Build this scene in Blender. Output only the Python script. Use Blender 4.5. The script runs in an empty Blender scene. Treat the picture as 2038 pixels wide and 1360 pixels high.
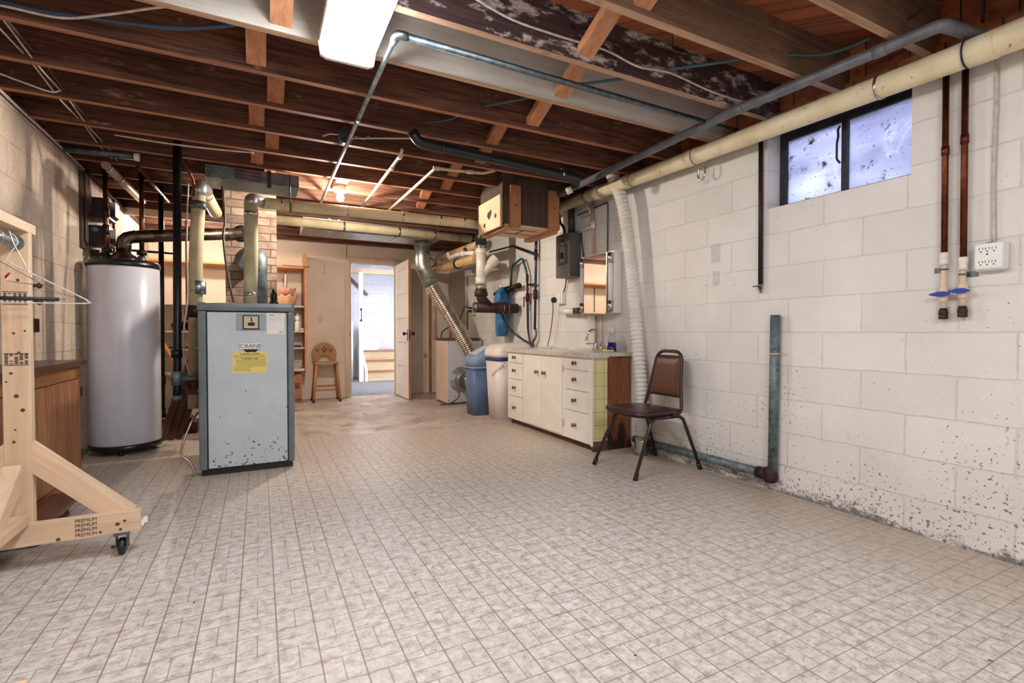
import bpy, bmesh, math, random
from mathutils import Vector, Matrix, Euler
random.seed(7)
C = bpy.context.scene.collection
V = Vector
XR, XL, ZJ, YB, ZS = 2.846, -1.25, 2.30, 7.80, 2.535

# ------------------------------------------------------------------ helpers
def shade_flags(faces, s):
    for f in faces: f.smooth = s

def new(): return bmesh.new()

def box(bm, x0, x1, y0, y1, z0, z1, bev=0.0, mi=0):
    x0, x1 = min(x0, x1), max(x0, x1); y0, y1 = min(y0, y1), max(y0, y1); z0, z1 = min(z0, z1), max(z0, z1)
    r = bmesh.ops.create_cube(bm, size=1.0)
    vs = r['verts']
    for v in vs:
        v.co = V(((x0+x1)/2 + v.co.x*(x1-x0), (y0+y1)/2 + v.co.y*(y1-y0), (z0+z1)/2 + v.co.z*(z1-z0)))
    fs = set(f for v in vs for f in v.link_faces)
    for f in fs: f.material_index = mi
    if bev > 0:
        es = set(e for v in vs for e in v.link_edges)
        b = min(bev, .45*min(x1-x0, y1-y0, z1-z0))
        bmesh.ops.bevel(bm, geom=list(es), offset=b, segments=2, profile=.7, affect='EDGES', material=-1)
    return bm

def poly(bm, pts, mi=0):
    f = bm.faces.new([bm.verts.new(V(p)) for p in pts]); f.material_index = mi
    return f

def prism(bm, pts, d, mi=0):
    """closed polygon pts extruded by the vector d"""
    d = V(d); a = [bm.verts.new(V(p)) for p in pts]; b = [bm.verts.new(V(p)+d) for p in pts]
    n = len(pts); fs = [bm.faces.new(a), bm.faces.new(list(reversed(b)))]
    for i in range(n):
        fs.append(bm.faces.new((a[i], b[i], b[(i+1) % n], a[(i+1) % n])))
    for f in fs: f.material_index = mi
    bmesh.ops.recalc_face_normals(bm, faces=fs)
    return fs

def frame_of(t, up=None):
    t = t.normalized()
    u = up or (V((0, 0, 1)) if abs(t.z) < .9 else V((1, 0, 0)))
    a = t.cross(u).normalized(); b = t.cross(a).normalized()
    return a, b

def tube(bm, pts, r, n=14, caps=True, mi=0, rads=None, smooth=True):
    pts = [V(p) for p in pts]; rings = []; a = b = None
    for i, p in enumerate(pts):
        if i == 0: t = pts[1]-pts[0]
        elif i == len(pts)-1: t = pts[-1]-pts[-2]
        else:
            t = (pts[i+1]-pts[i]).normalized() + (pts[i]-pts[i-1]).normalized()
            if t.length < 1e-6: t = pts[i+1]-pts[i]
        t = t.normalized()
        if a is None: a, b = frame_of(t)
        else:
            a = (a - t*a.dot(t))
            a = a.normalized() if a.length > 1e-6 else frame_of(t)[0]
            b = t.cross(a)
        rr = rads[i] if rads else r
        rings.append([bm.verts.new(p + (a*math.cos(2*math.pi*k/n) + b*math.sin(2*math.pi*k/n))*rr) for k in range(n)])
    fs = []
    for i in range(len(rings)-1):
        for k in range(n):
            f = bm.faces.new((rings[i][k], rings[i+1][k], rings[i+1][(k+1) % n], rings[i][(k+1) % n]))
            f.smooth = smooth; f.material_index = mi; fs.append(f)
    if caps:
        for rg in (rings[0], rings[-1]):
            f = bm.faces.new(rg); f.material_index = mi; fs.append(f)
    bmesh.ops.recalc_face_normals(bm, faces=fs)
    return bm

def cyl(bm, p0, p1, r, n=20, r2=None, mi=0):
    return tube(bm, [p0, p1], r, n, rads=[r, r if r2 is None else r2], mi=mi)

def lathe(bm, prof, c, ax=(0, 0, 1), n=28, mi=0, smooth=True):
    """prof: (radius, height along ax) pairs"""
    ax = V(ax).normalized(); a, b = frame_of(ax); c = V(c); rings = []; fs = []
    for r, h in prof:
        r = max(r, 1e-4)
        rings.append([bm.verts.new(c + ax*h + (a*math.cos(2*math.pi*k/n)+b*math.sin(2*math.pi*k/n))*r) for k in range(n)])
    for i in range(len(rings)-1):
        for k in range(n):
            f = bm.faces.new((rings[i][k], rings[i+1][k], rings[i+1][(k+1) % n], rings[i][(k+1) % n])); f.smooth = smooth; f.material_index = mi; fs.append(f)
    for rg in (rings[0], rings[-1]):
        f = bm.faces.new(rg); f.material_index = mi; fs.append(f)
    bmesh.ops.recalc_face_normals(bm, faces=fs)
    return bm

def torus(bm, c, ax, R, r, n=24, m=8, a0=0, a1=2*math.pi, mi=0):
    ax = V(ax).normalized(); a, b = frame_of(ax); c = V(c)
    full = abs(a1-a0-2*math.pi) < 1e-6
    pts = [c + (a*math.cos(a0+(a1-a0)*k/n)+b*math.sin(a0+(a1-a0)*k/n))*R for k in range(n+1)]
    return tube(bm, pts, r, m, caps=not full, mi=mi)

def fillet(pts, r, k=5):
    pts = [V(p) for p in pts]; out = [pts[0]]
    for i in range(1, len(pts)-1):
        p = pts[i]; d0 = (pts[i-1]-p); d1 = (pts[i+1]-p)
        q = min(r, d0.length*.49, d1.length*.49)
        s = p+d0.normalized()*q; e = p+d1.normalized()*q
        for j in range(k+1):
            t = j/k; out.append(s*(1-t)**2 + p*2*t*(1-t) + e*t*t)
    out.append(pts[-1]); return out

def spline(pts, k=8):
    pts = [V(p) for p in pts]; P = [pts[0]]+pts+[pts[-1]]; out = []
    for i in range(1, len(P)-2):
        for j in range(k):
            t = j/k
            out.append(.5*((2*P[i]) + (-P[i-1]+P[i+1])*t + (2*P[i-1]-5*P[i]+4*P[i+1]-P[i+2])*t*t + (-P[i-1]+3*P[i]-3*P[i+1]+P[i+2])*t**3))
    out.append(pts[-1]); return out

def resample(pts, step):
    pts = [V(p) for p in pts]; out = [pts[0]]; carry = 0
    for a, b in zip(pts, pts[1:]):
        L = (b-a).length; d = step-carry
        while d <= L and L > 0:
            out.append(a+(b-a)*(d/L)); d += step
        carry = L-(d-step)
    return out

def wroot(o):
    loc = V((0, 0, 0))
    while o: loc += o.location; o = o.parent
    return loc

def obj(name, bm, m, parent=None, mx=None, label=None):
    """ONE mesh object. The mesh comes in world coordinates; with mx it comes in the frame mx."""
    me = bpy.data.meshes.new(name)
    if mx is None:
        o = bpy.data.objects.new(name, me)
        if parent is not None:
            off = wroot(parent)
            bmesh.ops.translate(bm, verts=bm.verts, vec=-off)
    else:
        o = bpy.data.objects.new(name, me)
        off = wroot(parent) if parent is not None else V((0, 0, 0))
        o.location = mx.translation - off
        o.rotation_euler = mx.to_euler()
    bm.to_mesh(me); bm.free()
    for x in (m if isinstance(m, (list, tuple)) else [m]): me.materials.append(x)
    C.objects.link(o)
    if parent is not None: o.parent = parent
    if label: o['label'] = label
    return o

def thing(name, label, cat, loc, group=None):
    o = bpy.data.objects.new(name, None); C.objects.link(o); o.location = loc
    o.empty_display_size = .05
    o['label'] = label; o['category'] = cat
    if group: o['group'] = group
    return o

def tag(o, label, cat, group=None, kind=None):
    o['label'] = label; o['category'] = cat
    if group: o['group'] = group
    if kind: o['kind'] = kind
    return o

def single(name, bm, m, label, cat, base, group=None, mx=None):
    """a thing of one mesh, with its origin at base"""
    if mx is None:
        bmesh.ops.translate(bm, verts=bm.verts, vec=-V(base))
        o = obj(name, bm, m); o.location = base
    else: o = obj(name, bm, m, None, mx)
    return tag(o, label, cat, group)

def struct(name, bm, m, parent=None):
    o = obj(name, bm, m, parent)
    if parent is None: o['kind'] = 'structure'
    return o

def text(name, s, size, loc, rot, m, parent, ext=.0004, align='CENTER', sx=1.0):
    cu = bpy.data.curves.new(name, 'FONT'); cu.body = s; cu.size = size; cu.extrude = ext; cu.align_x = align; cu.align_y = 'CENTER'
    o = bpy.data.objects.new(name+'_curve', cu); C.objects.link(o)
    dg = bpy.context.evaluated_depsgraph_get(); me = bpy.data.meshes.new_from_object(o.evaluated_get(dg)); me.name = name
    bpy.data.objects.remove(o); bpy.data.curves.remove(cu)
    me.materials.clear(); me.materials.append(m)
    o = bpy.data.objects.new(name, me); C.objects.link(o)
    o.parent = parent; o.location = V(loc)-wroot(parent); o.rotation_euler = rot; o.scale = (sx, 1, 1)
    return o

# ------------------------------------------------------------------ materials
class N:
    def __init__(s, name):
        s.m = bpy.data.materials.new(name); s.m.use_nodes = True; s.t = s.m.node_tree; s.t.nodes.clear()
        s.out = s.n('ShaderNodeOutputMaterial'); s.b = s.n('ShaderNodeBsdfPrincipled'); s.l(s.b.outputs[0], s.out.inputs[0])
        s._co = None
    def n(s, t, **k):
        x = s.t.nodes.new(t)
        for a, v in k.items(): setattr(x, a, v)
        return x
    def l(s, a, b): s.t.links.new(a, b)
    def co(s):
        if s._co is None: s._co = s.n('ShaderNodeTexCoord').outputs['Object']
        return s._co
    def mapping(s, sc=(1, 1, 1), loc=(0, 0, 0), rot=(0, 0, 0), src=None):
        x = s.n('ShaderNodeMapping'); x.inputs['Scale'].default_value = sc; x.inputs['Location'].default_value = loc; x.inputs['Rotation'].default_value = rot
        s.l(src or s.co(), x.inputs[0]); return x.outputs[0]
    def noise(s, scale, detail=6, rough=.6, sc=(1, 1, 1), dist=0, loc=(0, 0, 0)):
        x = s.n('ShaderNodeTexNoise'); x.inputs['Scale'].default_value = scale; x.inputs['Detail'].default_value = detail; x.inputs['Roughness'].default_value = rough; x.inputs['Distortion'].default_value = dist
        s.l(s.mapping(sc, loc), x.inputs['Vector']); return x.outputs['Fac']
    def ramp(s, f, stops):
        x = s.n('ShaderNodeValToRGB'); e = x.color_ramp.elements
        while len(e) < len(stops): e.new(.5)
        for k, (p, c) in enumerate(stops):
            e[k].position = p; e[k].color = (c[0], c[1], c[2], 1) if isinstance(c, (tuple, list)) else (c, c, c, 1)
        s.l(f, x.inputs[0]); return x.outputs[0]
    def mix(s, f, a, b, mode='MIX'):
        x = s.n('ShaderNodeMix'); x.data_type = 'RGBA'; x.blend_type = mode
        for v, i in ((f, 0), (a, 6), (b, 7)):
            if hasattr(v, 'is_linked') or hasattr(v, 'links'): s.l(v, x.inputs[i])
            else: x.inputs[i].default_value = v if i == 0 else (v[0], v[1], v[2], 1)
        return x.outputs[2]
    def math(s, op, a, b=0.0, c=None):
        x = s.n('ShaderNodeMath'); x.operation = op
        for v, i in ((a, 0), (b, 1), (c, 2)):
            if v is None: continue
            if hasattr(v, 'links'): s.l(v, x.inputs[i])
            else: x.inputs[i].default_value = v
        return x.outputs[0]
    def xyz(s):
        x = s.n('ShaderNodeSeparateXYZ'); s.l(s.co(), x.inputs[0]); return x.outputs
    def bump(s, h, st=.3, d=.01):
        x = s.n('ShaderNodeBump'); x.inputs['Strength'].default_value = st; x.inputs['Distance'].default_value = d
        s.l(h, x.inputs['Height']); s.l(x.outputs[0], s.b.inputs['Normal'])
    def set(s, base=None, rough=.5, metal=0.0, spec=None):
        if base is not None:
            if hasattr(base, 'links'): s.l(base, s.b.inputs['Base Color'])
            else: s.b.inputs['Base Color'].default_value = (base[0], base[1], base[2], 1)
        if hasattr(rough, 'links'): s.l(rough, s.b.inputs['Roughness'])
        else: s.b.inputs['Roughness'].default_value = rough
        s.b.inputs['Metallic'].default_value = metal
        if spec is not None: s.b.inputs['Specular IOR Level'].default_value = spec
        return s.m

def srgb(r, g, b):
    f = lambda c: (c/255/12.92) if c/255 <= .04045 else ((c/255+.055)/1.055)**2.4
    return (f(r), f(g), f(b))

def surf(name, c1, c2=None, scale=6, sc=(1, 1, 1), lo=.35, hi=.65, rough=.5, metal=0.0, bump=0.0, bscale=60, spk=None, detail=6):
    n = N(name); c1 = srgb(*c1)
    col = c1
    if c2 is not None: col = n.ramp(n.noise(scale, detail, sc=sc), [(lo, c1), (hi, srgb(*c2))])
    if spk:
        c, s, t, amt = spk
        f = n.ramp(n.noise(s, 3, .6, loc=(3, 1, 2)), [(t, 0.0), (t+.04, 1.0)])
        f = n.math('MULTIPLY', f, amt)
        col = n.mix(f, col, srgb(*c))
    if bump: n.bump(n.noise(bscale, 4, sc=sc), bump, .005)
    return n.set(col, rough, metal)

def wood(name, c1, c2, axis='X', sc=26, rough=.6, knots=True, spk=None, seed=0, bump=.25, dirt=None):
    n = N(name); s = [1.0, 1.0, 1.0]; s['XYZ'.index(axis)] = .055
    f = n.noise(sc, 5, .65, sc=tuple(s), dist=.6, loc=(seed*3.1, seed*1.7, seed*.9))
    col = n.ramp(f, [(.30, srgb(*c1)), (.5, tuple((a+b)/2 for a, b in zip(srgb(*c1), srgb(*c2)))), (.68, srgb(*c2))])
    g = n.noise(3.0, 3, .5, sc=(1, 1, 1), loc=(seed, 2, 5))
    col = n.mix(n.ramp(g, [(.35, 0.0), (.75, .45)]), col, tuple(.55*v for v in srgb(*c1)))
    if knots:
        v = n.n('ShaderNodeTexVoronoi'); v.inputs['Scale'].default_value = 4.2
        s2 = [1.3, 1.3, 1.3]; s2['XYZ'.index(axis)] = .75
        n.l(n.mapping(tuple(s2), (seed*.7, seed*.37, .2)), v.inputs['Vector'])
        k = n.ramp(v.outputs['Distance'], [(.0, 1.0), (.045, .9), (.085, 0.0)])
        col = n.mix(n.math('MULTIPLY', k, .8), col, tuple(.25*v for v in srgb(*c1)))
    if spk:
        c, s3, t, amt = spk
        q = n.ramp(n.noise(s3, 6, .75, loc=(7+seed, 1, 3), sc=tuple(1 if x == 1 else .4 for x in s)), [(t, 0.0), (t+.09, 1.0)])
        col = n.mix(n.math('MULTIPLY', q, amt), col, srgb(*c))
    n.bump(f, bump, .004)
    return n.set(col, rough)

def metal(name, c, rough=.35, c2=None, scale=12, bump=0.0, **k):
    return surf(name, c, c2, scale=scale, rough=rough, metal=1.0, bump=bump, **k)

def block_wall(name, base, dark, y0, z0, stain, axis='Y', mort=.0042, speck=True, joint=.82, streak=False, patch=False):
    n = N(name); x, y, z = n.xyz()
    cb = n.n('ShaderNodeCombineXYZ')
    n.l(n.math('ADD', y if axis == 'Y' else x, -y0), cb.inputs[0]); n.l(n.math('ADD', z, -z0), cb.inputs[1])
    # slight wobble of the joints
    w = n.noise(9, 2, .5)
    wob = n.n('ShaderNodeVectorMath'); wob.operation = 'ADD'
    wv = n.n('ShaderNodeCombineXYZ'); k = n.math('MULTIPLY', n.math('SUBTRACT', w, .5), .012); n.l(k, wv.inputs[0]); n.l(k, wv.inputs[1])
    n.l(cb.outputs[0], wob.inputs[0]); n.l(wv.outputs[0], wob.inputs[1])
    br = n.n('ShaderNodeTexBrick'); br.offset = .5
    for a, v in (('Scale', 1.0), ('Mortar Size', mort), ('Mortar Smooth', .35), ('Brick Width', .4064), ('Row Height', .2032)): br.inputs[a].default_value = v
    br.inputs['Color1'].default_value = (1, 1, 1, 1); br.inputs['Color2'].default_value = (.93, .93, .93, 1); br.inputs['Mortar'].default_value = (.9, .9, .9, 1)
    n.l(wob.outputs[0], br.inputs['Vector'])
    b = n.ramp(n.noise(2.2, 5, .6), [(.3, srgb(*base)), (.72, srgb(*dark))])
    col = n.mix(1.0, b, br.outputs['Color'], 'MULTIPLY')
    # broken dark hairline in the joints
    hl = n.math('MULTIPLY', br.outputs['Fac'], n.ramp(n.noise(7, 5, .7, loc=(4, 4, 4)), [(.42, .08), (.62, 1.0)]))
    col = n.mix(n.math('MULTIPLY', hl, 1-joint), col, srgb(*stain))
    if speck:
        # pits and black specks, denser towards the damp foot of the wall
        m = n.ramp(n.math('MULTIPLY', z, .5), [(.0, .13), (.2, .06), (.5, .03), (.9, .015)])
        s = n.math('ADD', n.noise(58, 3, .6, loc=(9, 2, 1)), n.math('ADD', m, n.math('MULTIPLY', n.math('SUBTRACT', n.noise(2.5, 3, .5, loc=(1, 1, 1)), .5), .25)))
        f = n.ramp(s, [(.725, 0.0), (.75, 1.0)])
        col = n.mix(n.math('MULTIPLY', f, .8), col, srgb(70, 62, 58))
        # mould and flaked paint along the foot
        ft = n.ramp(z, [(.0, .24), (.05, .15), (.16, .03), (.3, .0)])
        f2 = n.ramp(n.math('ADD', n.noise(9, 9, .78, loc=(1, 6, 3), sc=(1, .6, 1.2)), ft), [(.66, 0.0), (.76, .85)])
        col = n.mix(f2, col, srgb(92, 86, 84))
    if streak:
        st = n.ramp(n.noise(5, 5, .7, sc=(1, 1, .12), loc=(2, 7, 4)), [(.52, 0.0), (.66, .42)])
        col = n.mix(st, col, srgb(124, 106, 94))
        st = n.ramp(n.noise(34, 5, .75, loc=(2, 7, 9)), [(.52, 0.0), (.66, .4)])
        col = n.mix(st, col, srgb(134, 118, 108))
    if patch:
        for (ya, yb, za, zb) in ((2.39, 2.47, 1.47, 1.60), (2.395, 2.455, 1.31, 1.41)):
            mk = n.math('MULTIPLY', n.math('MULTIPLY', n.math('GREATER_THAN', y, ya), n.math('LESS_THAN', y, yb)), n.math('MULTIPLY', n.math('GREATER_THAN', z, za), n.math('LESS_THAN', z, zb)))
            mk = n.math('MULTIPLY', mk, n.ramp(n.noise(60, 4, .7), [(.35, .35), (.7, 1.0)]))
            col = n.mix(n.math('MULTIPLY', mk, .75), col, srgb(165, 165, 172))
    h = n.math('ADD', n.math('MULTIPLY', n.noise(70, 5, .7), .16), n.math('MULTIPLY', br.outputs['Fac'], -1.0))
    n.bump(h, .55, .006)
    return n.set(col, .75)

M = {}
M['wall_r'] = block_wall('painted_block_cream', (229, 227, 224), (215, 212, 207), 1.283, .171, (120, 108, 98), patch=True)
M['wall_l'] = block_wall('painted_block_tan', (228, 210, 192), (190, 172, 156), .12, .035, (96, 78, 66), joint=.45, streak=True)
M['wall_f'] = block_wall('painted_block_front', (222, 212, 200), (208, 198, 186), 0, .03, (120, 108, 98), axis='X')

def floor_vinyl():
    n = N('vinyl_basketweave'); x, y, z = n.xyz(); S = .1143
    u = n.math('DIVIDE', n.math('ADD', x, -.0448+11.43), S); v = n.math('DIVIDE', n.math('ADD', y, -.0691+11.43), S)
    fu = n.math('FRACT', u); fv = n.math('FRACT', v)
    par = n.math('MODULO', n.math('ADD', n.math('FLOOR', u), n.math('FLOOR', v)), 2.0)
    eu = n.math('MINIMUM', fu, n.math('SUBTRACT', 1.0, fu)); ev = n.math('MINIMUM', fv, n.math('SUBTRACT', 1.0, fv))
    cu = n.math('ABSOLUTE', n.math('SUBTRACT', fu, .5)); cv = n.math('ABSOLUTE', n.math('SUBTRACT', fv, .5))
    cm = n.math('ADD', n.math('MULTIPLY', cu, par), n.math('MULTIPLY', cv, n.math('SUBTRACT', 1.0, par)))
    L = lambda d, w: n.math('SUBTRACT', 1.0, n.math('SMOOTH_MIN', n.math('DIVIDE', d, w), 1.0, .3))
    lu, lv, lc = L(eu, .028), L(ev, .022), L(cm, .02)
    line = n.math('MAXIMUM', n.math('MAXIMUM', lu, n.math('MULTIPLY', lv, .85)), n.math('MULTIPLY', lc, .8))
    line = n.math('MINIMUM', n.math('MAXIMUM', n.math('MULTIPLY', line, 1.5), 0.0), 1.0)
    base = n.ramp(n.noise(26, 8, .72), [(.36, srgb(156, 149, 141)), (.47, srgb(194, 189, 184)), (.62, srgb(216, 213, 210))])
    vein = n.ramp(n.noise(60, 6, .8, sc=(.6, 1.3, 1), loc=(5, 3, 0), dist=.5), [(.54, 0.0), (.64, .7)])
    base = n.mix(vein, base, srgb(140, 122, 106))
    wear = n.ramp(n.noise(.9, 3, .5), [(.35, 0.0), (.75, .35)])
    base = n.mix(wear, base, srgb(180, 170, 158))
    # tan tint growing towards the back of the room and along the right wall
    yl = n.ramp(n.math('MULTIPLY', y, .2), [(.5, 0.0), (.95, .4)])
    base = n.mix(yl, base, srgb(196, 168, 134))
    wl = n.ramp(n.math('ADD', n.math('MULTIPLY', x, .35), n.math('MULTIPLY', n.noise(2.5, 3), .16)), [(.82, 0.0), (1.0, .5)])
    base = n.mix(wl, base, srgb(176, 156, 134))
    col = n.mix(n.math('MULTIPLY', line, .9), base, srgb(132, 108, 88))
    dots = n.ramp(n.noise(30, 1, .4, loc=(2, 8, 0)), [(.80, 0.0), (.815, 1.0)])
    col = n.mix(dots, col, srgb(60, 48, 40))
    n.bump(line, -.25, .002)
    return n.set(col, .42)
M['vinyl'] = floor_vinyl()
def concrete():
    n = N('worn_concrete')
    c = n.ramp(n.noise(1.8, 8, .68), [(.3, srgb(158, 142, 128)), (.5, srgb(192, 178, 166)), (.68, srgb(216, 206, 196))])
    f = n.ramp(n.noise(6, 6, .7, loc=(3, 3, 0), sc=(1, .5, 1)), [(.55, 0.0), (.68, .7)])
    c = n.mix(f, c, srgb(122, 104, 92))
    n.bump(n.noise(14, 6), .3, .004)
    return n.set(c, n.ramp(n.noise(2.5, 4, .6, loc=(7, 0, 0)), [(.4, .25), (.6, .6)]))
M['concrete'] = concrete()
M['carpet'] = surf('grey_carpet', (150, 152, 158), (124, 126, 134), 60, rough=.95, bump=.5, bscale=300)
M['back'] = surf('painted_board_back', (230, 214, 198), (214, 196, 178), 1.3, rough=.8, spk=((130, 104, 84), 9, .72, .5), bump=.1)
M['casing'] = surf('door_casing', (206, 188, 162), (186, 164, 136), 5, sc=(1, 1, .2), rough=.6)
M['stairwall'] = block_wall('stairwell_block', (214, 220, 234), (202, 209, 226), 0, 0, (170, 172, 182), axis='X', speck=False, mort=.006)
M['white'] = surf('white_paint', (236, 234, 230), (226, 222, 216), 3, rough=.45)
M['doorpaint'] = surf('door_paint', (246, 240, 232), (236, 226, 214), 2, rough=.45, spk=((150, 120, 95), 14, .74, .5))
M['dooredge'] = wood('door_edge_wood', (176, 120, 84), (150, 96, 64), 'Z', 20, knots=False)
M['stairwood'] = wood('stair_riser_wood', (212, 190, 160), (186, 160, 128), 'X', 30, knots=False, spk=((150, 120, 90), 14, .6, .6))
DK = dict(rough=.75, bump=.35)
JW = []
for i in range(4):
    JW.append(wood('dark_joist_wood_%d' % i, (40, 21, 15), (134, 86, 64), 'X', 44+3*i, seed=i+1, spk=((186, 160, 144), 9, .60, .5), **DK))
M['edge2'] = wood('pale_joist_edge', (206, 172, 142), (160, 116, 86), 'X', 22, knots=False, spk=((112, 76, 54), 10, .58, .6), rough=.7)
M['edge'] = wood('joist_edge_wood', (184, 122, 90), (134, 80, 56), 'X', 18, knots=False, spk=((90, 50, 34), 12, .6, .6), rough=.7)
M['jwhite'] = wood('whitewashed_joist', (222, 218, 210), (196, 190, 180), 'X', 34, knots=False, spk=((104, 80, 64), 16, .66, .7), rough=.7)
M['jspeck'] = wood('mildewed_joist', (44, 30, 34), (84, 60, 58), 'X', 46, seed=9, spk=((206, 194, 192), 16, .52, .85), **DK)
M['jgrey'] = wood('weathered_joist', (108, 82, 64), (150, 122, 100), 'X', 46, seed=5, spk=((70, 48, 36), 8, .58, .6), **DK)
M['brid'] = wood('bridging_wood', (190, 128, 90), (146, 88, 58), 'Y', 34, knots=False, rough=.7, spk=((60, 34, 22), 26, .68, .7))
M['brid2'] = wood('bridging_wood_bright', (208, 148, 108), (166, 106, 72), 'Y', 30, knots=False, rough=.7, seed=3)
def subfloor():
    n = N('subfloor_boards')
    mp = n.mapping((1, 1, 1), (0, 0, 0), (0, 0, math.radians(45)))
    br = n.n('ShaderNodeTexBrick'); br.offset = .37
    for a, v in (('Scale', 1.0), ('Mortar Size', .003), ('Brick Width', 2.6), ('Row Height', .142)): br.inputs[a].default_value = v
    br.inputs['Color1'].default_value = (*srgb(172, 98, 58), 1); br.inputs['Color2'].default_value = (*srgb(120, 62, 36), 1); br.inputs['Mortar'].default_value = (.01, .006, .004, 1)
    n.l(mp, br.inputs['Vector'])
    g = n.n('ShaderNodeTexNoise'); g.inputs['Scale'].default_value = 18; g.inputs['Detail'].default_value = 5
    n.l(n.mapping((.06, 1, 1), (0, 0, 0), (0, 0, 0), src=mp), g.inputs['Vector'])
    c = n.mix(n.ramp(g.outputs['Fac'], [(.4, 0.0), (.65, .55)]), br.outputs['Color'], srgb(70, 34, 18))
    return n.set(c, .7)
M['sub'] = subfloor()
M['pine'] = wood('new_pine', (234, 210, 182), (212, 176, 142), 'X', 26, rough=.55, seed=2)
M['pineZ'] = wood('new_pine_upright', (234, 210, 182), (212, 176, 142), 'Z', 26, rough=.55, seed=4)
M['pineY'] = wood('new_pine_rail', (234, 210, 182), (212, 176, 142), 'Y', 26, rough=.55, seed=6)
M['shelfpine'] = wood('shelf_pine', (226, 164, 106), (196, 130, 76), 'X', 22, knots=False)
M['shelfin'] = surf('shelf_lining', (226, 206, 186), (212, 190, 168), 3, rough=.7)
M['benchtop'] = wood('bench_top_wood', (120, 78, 66), (88, 52, 42), 'Y', 20, knots=False, rough=.35)
M['benchrail'] = wood('bench_rail_wood', (176, 122, 78), (140, 90, 54), 'Y', 24, knots=False)
M['oakply'] = wood('oak_ply', (196, 142, 100), (118, 68, 42), 'Z', 44, knots=False, rough=.5)
def cabside():
    n = N('water_stained_ply'); x, y, z = n.xyz()
    f = n.noise(26, 6, .7, sc=(1, 1, .12), dist=1.2)
    c = n.ramp(f, [(.32, srgb(150, 98, 66)), (.5, srgb(128, 78, 50)), (.66, srgb(88, 50, 32))])
    k = n.math('ADD', n.noise(9, 6, .7, sc=(1, 1, .35)), n.ramp(z, [(.0, .26), (.2, .08), (.32, .0)]))
    c = n.mix(n.ramp(k, [(.62, 0.0), (.70, .9)]), c, srgb(34, 24, 20))
    n.bump(f, .3, .003)
    return n.set(c, .5)
M['cabside'] = cabside()
M['grayboard'] = wood('weathered_board', (92, 74, 62), (62, 46, 38), 'Z', 24, rough=.85, spk=((34, 26, 22), 5, .6, .7))
M['boxpost'] = wood('chase_post_wood', (196, 138, 98), (166, 106, 70), 'Z', 22, rough=.65, seed=8)
M['boxply'] = surf('light_ply', (226, 196, 160), (214, 180, 142), 5, sc=(.2, 1, 1), rough=.6)
M['boxrail'] = wood('chase_rail_wood', (206, 150, 108), (176, 118, 80), 'Y', 22, knots=False, seed=3)
M['stool'] = wood('stool_wood', (190, 142, 96), (160, 112, 70), 'Z', 26, knots=False, rough=.45)
M['dkplank'] = wood('stacked_plank_wood', (120, 84, 66), (84, 54, 42), 'Z', 22, knots=False)
def brick():
    n = N('sooty_brick'); x, y, z = n.xyz(); cb = n.n('ShaderNodeCombineXYZ')
    n.l(n.math('ADD', x, y), cb.inputs[0]); n.l(z, cb.inputs[1])
    br = n.n('ShaderNodeTexBrick'); br.offset = .5
    for a, v in (('Scale', 1.0), ('Mortar Size', .006), ('Mortar Smooth', .3), ('Brick Width', .215), ('Row Height', .0735)): br.inputs[a].default_value = v
    br.inputs['Color1'].default_value = (*srgb(178, 156, 138), 1); br.inputs['Color2'].default_value = (*srgb(140, 120, 106), 1); br.inputs['Mortar'].default_value = (*srgb(104, 84, 72), 1)
    n.l(cb.outputs[0], br.inputs['Vector'])
    c = n.mix(n.ramp(n.noise(7, 6, .7), [(.44, 0.0), (.62, .7)]), br.outputs['Color'], srgb(100, 80, 68))
    n.bump(n.math('SUBTRACT', n.math('MULTIPLY', n.noise(30, 5, .7), .5), br.outputs['Fac']), .7, .008)
    return n.set(c, .85)
M['brick'] = brick()
# plain and metal finishes
M['yellowpipe'] = surf('yellowed_pipe', (228, 217, 186), (210, 196, 156), 7, rough=.45, spk=((120, 96, 60), 26, .66, .7))
M['insul'] = surf('aged_pipe_wrap', (202, 196, 164), (164, 156, 128), 6, rough=.7, spk=((92, 78, 54), 14, .64, .7), bump=.2)
M['insul2'] = surf('dusty_pipe_wrap', (194, 182, 150), (164, 152, 120), 5, rough=.75, spk=((100, 84, 60), 14, .66, .6))
M['tanpipe'] = surf('tan_plastic', (196, 160, 116), (172, 136, 94), 5, rough=.4)
M['greypipe'] = surf('grey_conduit', (120, 124, 130), (98, 100, 106), 10, rough=.5, metal=.3)
M['galv'] = metal('galvanized', (176, 186, 192), .38, (132, 144, 152), 14)
M['galvdark'] = metal('dull_galvanized', (120, 132, 138), .5, (84, 94, 100), 22)
M['galvold'] = surf('oxidised_pipe', (126, 140, 146), (84, 96, 102), 16, rough=.55, metal=.5, spk=((60, 60, 58), 22, .6, .6), bump=.3)
M['duct'] = metal('sheet_metal', (178, 178, 176), .4, (150, 150, 150), 6)
M['flex'] = metal('foil_flex', (214, 206, 196), .24, (176, 160, 142), 10)
M['stove'] = metal('vent_pipe', (118, 106, 96), .36, (66, 54, 46), 22)
M['copper'] = metal('aged_copper', (122, 70, 48), .42, (84, 46, 34), 16)
M['iron'] = surf('black_iron', (44, 46, 50), (34, 34, 36), 18, rough=.38, metal=.6)
M['iron2'] = surf('rusty_iron', (58, 42, 36), (38, 28, 24), 18, rough=.5, metal=.5)
M['cast'] = surf('cast_iron', (70, 44, 34), (44, 30, 26), 14, rough=.55, metal=.4, bump=.3)
M['rust'] = surf('rusted_fitting', (58, 34, 26), (30, 22, 20), 30, rough=.6, metal=.2, bump=.8)
M['abs'] = surf('black_plastic', (24, 30, 36), None, rough=.35)
M['black'] = surf('black_rubber', (22, 22, 24), None, rough=.5)
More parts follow.
